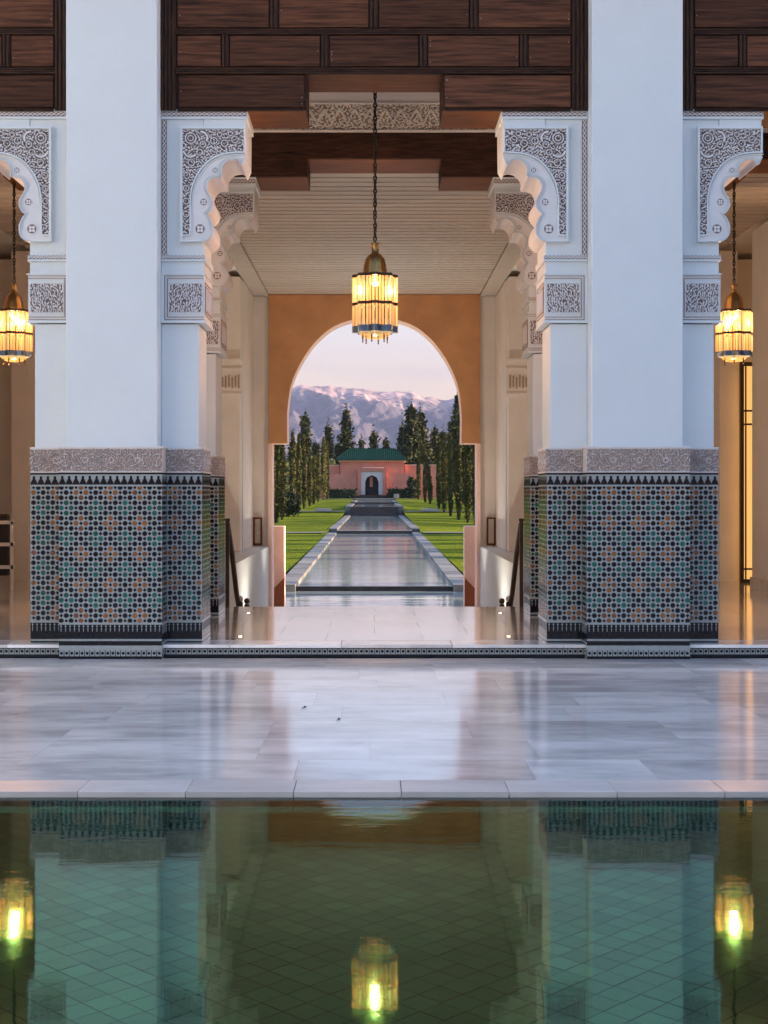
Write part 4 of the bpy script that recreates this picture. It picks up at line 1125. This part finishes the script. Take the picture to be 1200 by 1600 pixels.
pbox('wall_section', xx(440), xx(530), 2.2, 2.8, zz_(780), zz_(727), M['pink'], gw); pbox('wall_section', xx(633), xx(692), 2.2, 2.8, zz_(780), zz_(726.5), M['pink'], gw)
pbox('front_wall_section', xx(603.5), xx(646), .9, 1.3, zz_(780), zz_(740), M['pink'], gw); pbox('front_wall_section', xx(512), xx(558.5), .9, 1.3, zz_(780), zz_(741), M['pink'], gw)
pbox('wall_coping', xx(440), xx(530), 2.1, 2.9, zz_(727)+.003, zz_(726), M['peach'], gw); pbox('wall_coping', xx(633), xx(692), 2.1, 2.9, zz_(726.5)+.003, zz_(725.5), M['peach'], gw)

# ------------------------------------------------------------------ foliage
def leaves(vs, fs, ms, c, size, n, spread, rng, mi, up=.3):
    for _ in range(n):
        p = V3(c)+V3((rng.gauss(0, spread[0]), rng.gauss(0, spread[1]), rng.gauss(0, spread[2])))
        d1 = V3((rng.uniform(-1,1), rng.uniform(-1,1), rng.uniform(-.6,1))).normalized(); d2 = V3((rng.uniform(-1,1), rng.uniform(-1,1), rng.uniform(-1,1)))
        d2 = (d2-d1*d2.dot(d1)).normalized(); s_ = size*rng.uniform(.6, 1.4); k = len(vs)
        vs += [p-d1*s_*.5, p+d2*s_*.32, p+d1*s_*.7, p-d2*s_*.32]; fs.append((k, k+1, k+2, k+3)); ms.append(mi() if callable(mi) else mi)
def mk(name, vs, fs, ms, mats):
    me = bpy.data.meshes.new(name); me.from_pydata([tuple(v) for v in vs], [], fs)
    for m_ in mats: me.materials.append(m_)
    me.polygons.foreach_set('material_index', ms); me.update(); return me
def cypress_mesh(seed, H=6.6, rw=.19, tilt=0):
    rng = random.Random(seed); vs, fs, ms = [], [], []; N = 260
    ph = rng.uniform(0, 6)
    for i in range(N):
        t = (i+.5)/N; h = .35+t*(H-.35)
        r = rw*min(1, (t/.16)**.6 if t > 0 else 0)*(1-max(0, (t-.55)/.45)**1.7)*(1+.07*math.sin(t*17+ph)+rng.uniform(-.06,.06))+.03
        a = rng.uniform(0, 6.283); q = r*rng.uniform(.45, 1.0)
        c = (q*math.cos(a)+tilt*t*t, q*math.sin(a), h)
        leaves(vs, fs, ms, c, .17, 14, (.035,.035,.15), rng, lambda: 1 if rng.random() < .22 else 0)
    return mk('crown', vs, fs, ms, [M['cypress'], M['cypress2']])
def trunk_mesh(h, r0, r1, lean=0):
    b = MB(); b.tube([(0,0,-.2),(lean*.2,0,h*.4),(lean,0,h)], [r0, (r0+r1)/2, r1], 8, M['bark']); return b.mesh('trunk', True)
cyp = [cypress_mesh(k) for k in range(5)]; cyp_t = cypress_mesh(9, tilt=-.9); tr_c = trunk_mesh(5.5, .11, .03)
left_row = [(424,94,1.02),(431,97,1.0),(441,104,1.0),(457,116,1.06),(467,123,1.05),(475,131,1.06),(484,140,.80),(490,148,.78),(497,160,.92),(506,176,1.22),(511.5,182,1.15)]
right_row = [(743,94,1.05),(731,98,1.03),(717,104,1.03),(704,113,1.0),(694,121,1.04),(686,131,1.02),(672,150,1.05),(664,160,1.0),(654,176,1.0)]
for si, (row, t) in enumerate(((left_row, 'left'), (right_row, 'right'))):
    for i, (px_, yy, h_) in enumerate(row):
        r_ = empty('cypress_tree', (X(px_, yy), yy, gz(yy, GO)))
        ordn = ['nearest', 'second', 'third', 'fourth', 'fifth', 'sixth', 'seventh', 'eighth', 'ninth', 'tenth', 'farthest'][i] if i < len(row)-1 else 'farthest'
        tag(r_, 'slender cypress, %s from the arch in the row %s of the canal' % (ordn, t), 'cypress tree', 'cypresses lining the canal lawns')
        hh = h_*(1.0 if si == 0 else 1.0)
        link('crown', cyp_t if (si == 1 and i == 6) else cyp[(i*2+si) % 5], r_, (0,0,0), (0, 0, 0 if (si == 1 and i == 6) else random.uniform(0,6)), ((1.0+random.uniform(-.15,.3))*(1.7 if (si, i) == (0, 9) else 1), 1.0, hh)); link('trunk', tr_c, r_)

def conifer_mesh(seed, H, Rw, dens=1.0, columnar=.5):
    rng = random.Random(seed); vs, fs, ms = [], [], []; lev = int(H*1.5)
    for k in range(lev):
        t = k/lev; h = H*(.12+.86*t); rr = Rw*((1-t)**columnar)*rng.uniform(.7, 1.15)
        nb = max(4, int(8*dens*(1-t*.5))); a0 = rng.uniform(0, 6)
        for j in range(nb):
            a = a0+2*math.pi*j/nb+rng.uniform(-.3,.3); L = rr*rng.uniform(.6, 1.1)
            for q in (.3, .6, .85, 1.05):
                c = (L*q*math.cos(a), L*q*math.sin(a), h+L*q*.18-(.25*L*q*q)+rng.uniform(-.2,.2))
                leaves(vs, fs, ms, c, .55, 5, (.22,.22,.22), rng, lambda: 1 if rng.random() < .25 else 0)
    leaves(vs, fs, ms, (0,0,H), .4, 12, (.1,.1,.5), rng, 0)
    return mk('crown', vs, fs, ms, [M['conifer'], M['conifer2']])
grove = [conifer_mesh(70+k, 8.5, 1.7, .8, .5) for k in range(3)]
rng = random.Random(12); gm = MB()
gv, gf, gmi = [], [], []
yy = 24
while yy < 186:
    for (xa_g, p_) in ((17, .62), (27, .45)):
        if rng.random() < p_:
            me_ = grove[rng.randrange(3)]; k0 = len(gv); ox, oy = xa_g+rng.uniform(-3, 3), yy+rng.uniform(-1.5, 1.5); sc_ = rng.uniform(.5, .95)
            gv += [(v.co.x*sc_+ox, v.co.y*sc_+oy, v.co.z*sc_+gz(oy, GO)) for v in me_.vertices]; gf += [tuple(k0+q for q in p.vertices) for p in me_.polygons]; gmi += [p.material_index for p in me_.polygons]
    yy += 3.4
link('garden_grove', mk('garden_grove', gv, gf, gmi, [M['conifer'], M['conifer2']]), kind='stuff')
def far_tree(px_, ytop, yy, wpx, seed, lb, columnar=.6, dens=1.0):
    k = F/yy; base = gz(yy); H = 1.5-(ytop-767)/k-base; Rw = wpx/2/k
    r_ = empty('conifer_tree', (X(px_, yy), yy, base)); tag(r_, lb, 'conifer tree', 'trees behind the pavilion')
    link('crown', conifer_mesh(seed, H, Rw, dens, columnar), r_); link('trunk', trunk_mesh(H*.9, .28, .05), r_)
far = [(477,646,215,34,'tall narrow conifer left of the pavilion, second from the arch edge',.55),
 (458,688,205,26,'low dark conifer at the left edge of the arch opening',.45),
 (513,663,225,22,'slim conifer between the two tall conifers on the left',.45),
 (541,638,230,36,'tallest conifer left of the pavilion roof',.55),
 (565,685,260,14,'tiny conifer just left of the middle of the pavilion roof',.6),
 (584,673,250,24,'small conifer rising behind the middle of the pavilion roof',.4),
 (603,686,250,16,'small conifer right of the middle of the pavilion roof',.4),
 (643,631,225,44,'tall dark conifer right of the pavilion, the highest in that clump',.4),
 (657,641,235,34,'dark conifer just right of the tallest one in the clump',.4),
 (630,662,228,30,'bushy conifer at the left side of the dark clump beside the roof',.4),
 (679,668,230,28,'mid height conifer between the dark clump and the right arch edge',.4),
 (692,673,215,26,'mid height conifer nearer the right arch edge',.4),
 (706,655,205,26,'tall thin conifer near the right arch edge',.5),
 (718,612,180,38,'big loose conifer cut by the right edge of the arch',.5),
 (668,690,210,30,'low bushy conifer behind the leaning cypress',.35),
 (493,690,235,24,'low conifer between the left pair of tall conifers',.4),
 (528,692,240,20,'low conifer just left of the tallest left conifer',.4),
 (736,690,150,34,'dark conifer behind the right cypress row near the arch jamb',.4)]
for i, (px_, yt, yy, wp, lb, co) in enumerate(far): far_tree(px_, yt, yy, wp, 30+i, lb, co, 1.0 if wp < 30 else 1.3)
# dark tree belt behind (one far mass)
rng = random.Random(4); vs, fs, ms = [], [], []
for i in range(1500):
    x_ = rng.uniform(-45, 45); y_ = rng.uniform(240, 275); h = gz(y_)+abs(rng.gauss(0, 1))*2.4*(1 if x_ < 8 else 1.7)*(1+.4*math.sin(x_*.7))+.8
    if abs(x_-.5) < 6: h *= .6
    leaves(vs, fs, ms, (x_, y_, min(h, 9)), 1.3, 5, (.8,.8,.6), rng, lambda: 1 if rng.random() < .2 else 0)
link('far_woodland', mk('far_woodland', vs, fs, ms, [M['conifer'], M['conifer2']]), kind='stuff')
# hedges
def hedge(x0, x1, y0, y1, z1, lb):
    rng = random.Random(int(x0*10)); vs, fs, ms = [], [], []
    n = int((x1-x0)*(z1)*14)
    b = MB(); b.box(x0+.15, x1-.15, y0+.2, y1, gz(y0)-.1, gz(y0)+z1-.12, M['hedge'])
    o = empty('hedge', ((x0+x1)/2, y0, gz(y0))); tag(o, lb, 'hedge', 'hedges before the pavilion')
    ob = b.build('hedge_core', o); ob.location = (-(x0+x1)/2, -y0, -gz(y0))
    for _ in range(n): leaves(vs, fs, ms, (rng.uniform(x0, x1)-(x0+x1)/2, rng.uniform(0, .4), rng.uniform(0, z1)), .22, 5, (.1,.08,.08), rng, 0)
    link('hedge_leaves', mk('hedge_leaves', vs, fs, ms, [M['hedge']]), o, kind='stuff')
hedge(xx(513), xx(558), 187.5, 189.5, 1.35, 'clipped dark hedge along the pink wall left of the portal')
hedge(xx(604), xx(655), 187.5, 189.5, 1.45, 'clipped dark hedge along the pink wall right of the portal')
def shrub(px_, yy, r, h, lb, m_='shrub'):
    rng = random.Random(int(px_)); vs, fs, ms = [], [], []
    for _ in range(160):
        a, q, t = rng.uniform(0, 6.28), rng.random()**.5, rng.random()
        leaves(vs, fs, ms, (q*r*math.cos(a)*math.sqrt(1-t*t*.8), q*r*math.sin(a), t*h+.2), .32, 5, (.12,.12,.12), rng, 0)
    o = empty('shrub', (X(px_, yy), yy, gz(yy))); tag(o, lb, 'shrub', 'shrubs in the garden'); link('foliage', mk('foliage', vs, fs, ms, [M[m_]]), o)
    link('stem', trunk_mesh(h*.5, .06, .03), o)
shrub(450, 135, 1.1, 4.0, 'pale green bush showing between the nearest left cypresses')
shrub(452, 112, .8, 1.6, 'dark round bush between the second and third left cypresses', 'hedge')
shrub(490, 200, 1.9, 5.8, 'sunlit yellow green bush above the far left cypresses')
shrub(516, 212, 1.6, 5.6, 'pale leafy tree top just left of the pavilion roof')
shrub(681, 215, 2.0, 5.0, 'pale silvery bush above the wall right of the pavilion')
shrub(645, 186, 1.0, 2.6, 'dark bush at the foot of the wall right of the pavilion', 'hedge')
shrub(736, 130, 1.4, 3.0, 'dark bush behind the nearest right cypresses', 'hedge')

# ------------------------------------------------------------------ mountains
RIDGE = [(-200,640),(100,622),(300,612),(400,606),(449,603),(460,602),(475,600.5),(490,604),(517,602),(545,606),(571,607),(592,612.7),(613,611.5),(645,613),(664,620),(680,622),(697,624),(713,620),(760,612),(900,625),(1100,640),(1400,650)]
D0, D1 = 4200.0, 6400.0
def ridge_h(px_):
    for (a, b_), (c, d) in zip(RIDGE, RIDGE[1:]):
        if px_ <= c:
            t = (px_-a)/(c-a); return (767-(b_+(d-b_)*t))*D1/F
    return 300
nu, nv = 700, 130; vs = []
for i in range(nu):
    px_ = -150+1500*i/(nu-1)
    for j in range(nv):
        t = j/(nv-1); yy = D0+(D1-D0)*t; x_ = (px_-585)*D1/F*(.92+.08*t); h = ridge_h(px_)
        n_ = mnoise.fractal(V3((x_*.0022+3, yy*.0016, 1.7)), 1.0, 2.1, 6); rg = 1-abs(mnoise.noise(V3((x_*.0040+yy*.0012, yy*.0010, 5.5))))*2
        rg2 = 1-abs(mnoise.noise(V3((x_*.011-yy*.003, yy*.0028, 9.5))))*2; rg3 = 1-abs(mnoise.noise(V3((x_*.024+yy*.004, yy*.0060, 2.5))))*2
        env = math.sin(math.pi*min(1, t))*.9+.04
        zv = h*(t**1.25)+env*(n_*90+rg*110+rg2*55+rg3*26-90)*(.12+.88*t)+ (mnoise.noise(V3((x_*.02, 0, 3)))*9)*t
        vs.append((x_, yy, max(zv, -5)))
    # back side
fs = [(i*nv+j, (i+1)*nv+j, (i+1)*nv+j+1, i*nv+j+1) for i in range(nu-1) for j in range(nv-1)]
me = bpy.data.meshes.new('mountains'); me.from_pydata(vs, [], fs); me.polygons.foreach_set('use_smooth', [True]*len(fs)); me.update()
m_ = bpy.data.materials.new('snowy_rock'); m_.use_nodes = True; n, l = m_.node_tree.nodes, m_.node_tree.links; b_ = n['Principled BSDF']
b_.inputs['Roughness'].default_value = .9
g_ = n.new('ShaderNodeNewGeometry'); sp = n.new('ShaderNodeSeparateXYZ'); l.new(g_.outputs['Position'], sp.inputs[0])
nz = n.new('ShaderNodeTexNoise'); nz.inputs['Scale'].default_value = .006; nz.inputs['Detail'].default_value = 12; nz.inputs['Roughness'].default_value = .65; l.new(g_.outputs['Position'], nz.inputs['Vector'])
ma = n.new('ShaderNodeMath'); ma.operation = 'MULTIPLY_ADD'; ma.inputs[1].default_value = 420; l.new(nz.outputs[0], ma.inputs[0]); l.new(sp.outputs[2], ma.inputs[2])
mr = n.new('ShaderNodeMapRange'); mr.inputs['From Min'].default_value = 600; mr.inputs['From Max'].default_value = 720; l.new(ma.outputs[0], mr.inputs['Value'])
mx = n.new('ShaderNodeMix'); mx.data_type = 'RGBA'; l.new(mr.outputs[0], mx.inputs[0]); mx.inputs[6].default_value = (.065,.052,.070,1); mx.inputs[7].default_value = (.56,.36,.33,1)
l.new(mx.outputs[2], b_.inputs['Base Color'])
nb_ = n.new('ShaderNodeTexNoise'); nb_.inputs['Scale'].default_value = .012; nb_.inputs['Detail'].default_value = 8; l.new(g_.outputs['Position'], nb_.inputs['Vector'])
bp = n.new('ShaderNodeBump'); bp.inputs['Distance'].default_value = 45; l.new(nb_.outputs[0], bp.inputs['Height']); l.new(bp.outputs[0], b_.inputs['Normal'])
me.materials.append(m_)
link('mountains', me, kind='structure')

# ------------------------------------------------------------------ haze
b = MB(); b.box(-5200, 5200, -15, 7000, -7, 900, M['plaster']); hz = b.build('haze', kind='stuff')
hm = bpy.data.materials.new('haze_air'); hm.use_nodes = True; n, l = hm.node_tree.nodes, hm.node_tree.links; n.remove(n['Principled BSDF'])
pvn = n.new('ShaderNodeVolumePrincipled'); pvn.inputs['Color'].default_value = (.47,.57,.92,1); pvn.inputs['Density'].default_value = .00005; pvn.inputs['Anisotropy'].default_value = .0
l.new(pvn.outputs[0], n['Material Output'].inputs['Volume'])
hz.data.materials.clear(); hz.data.materials.append(hm)
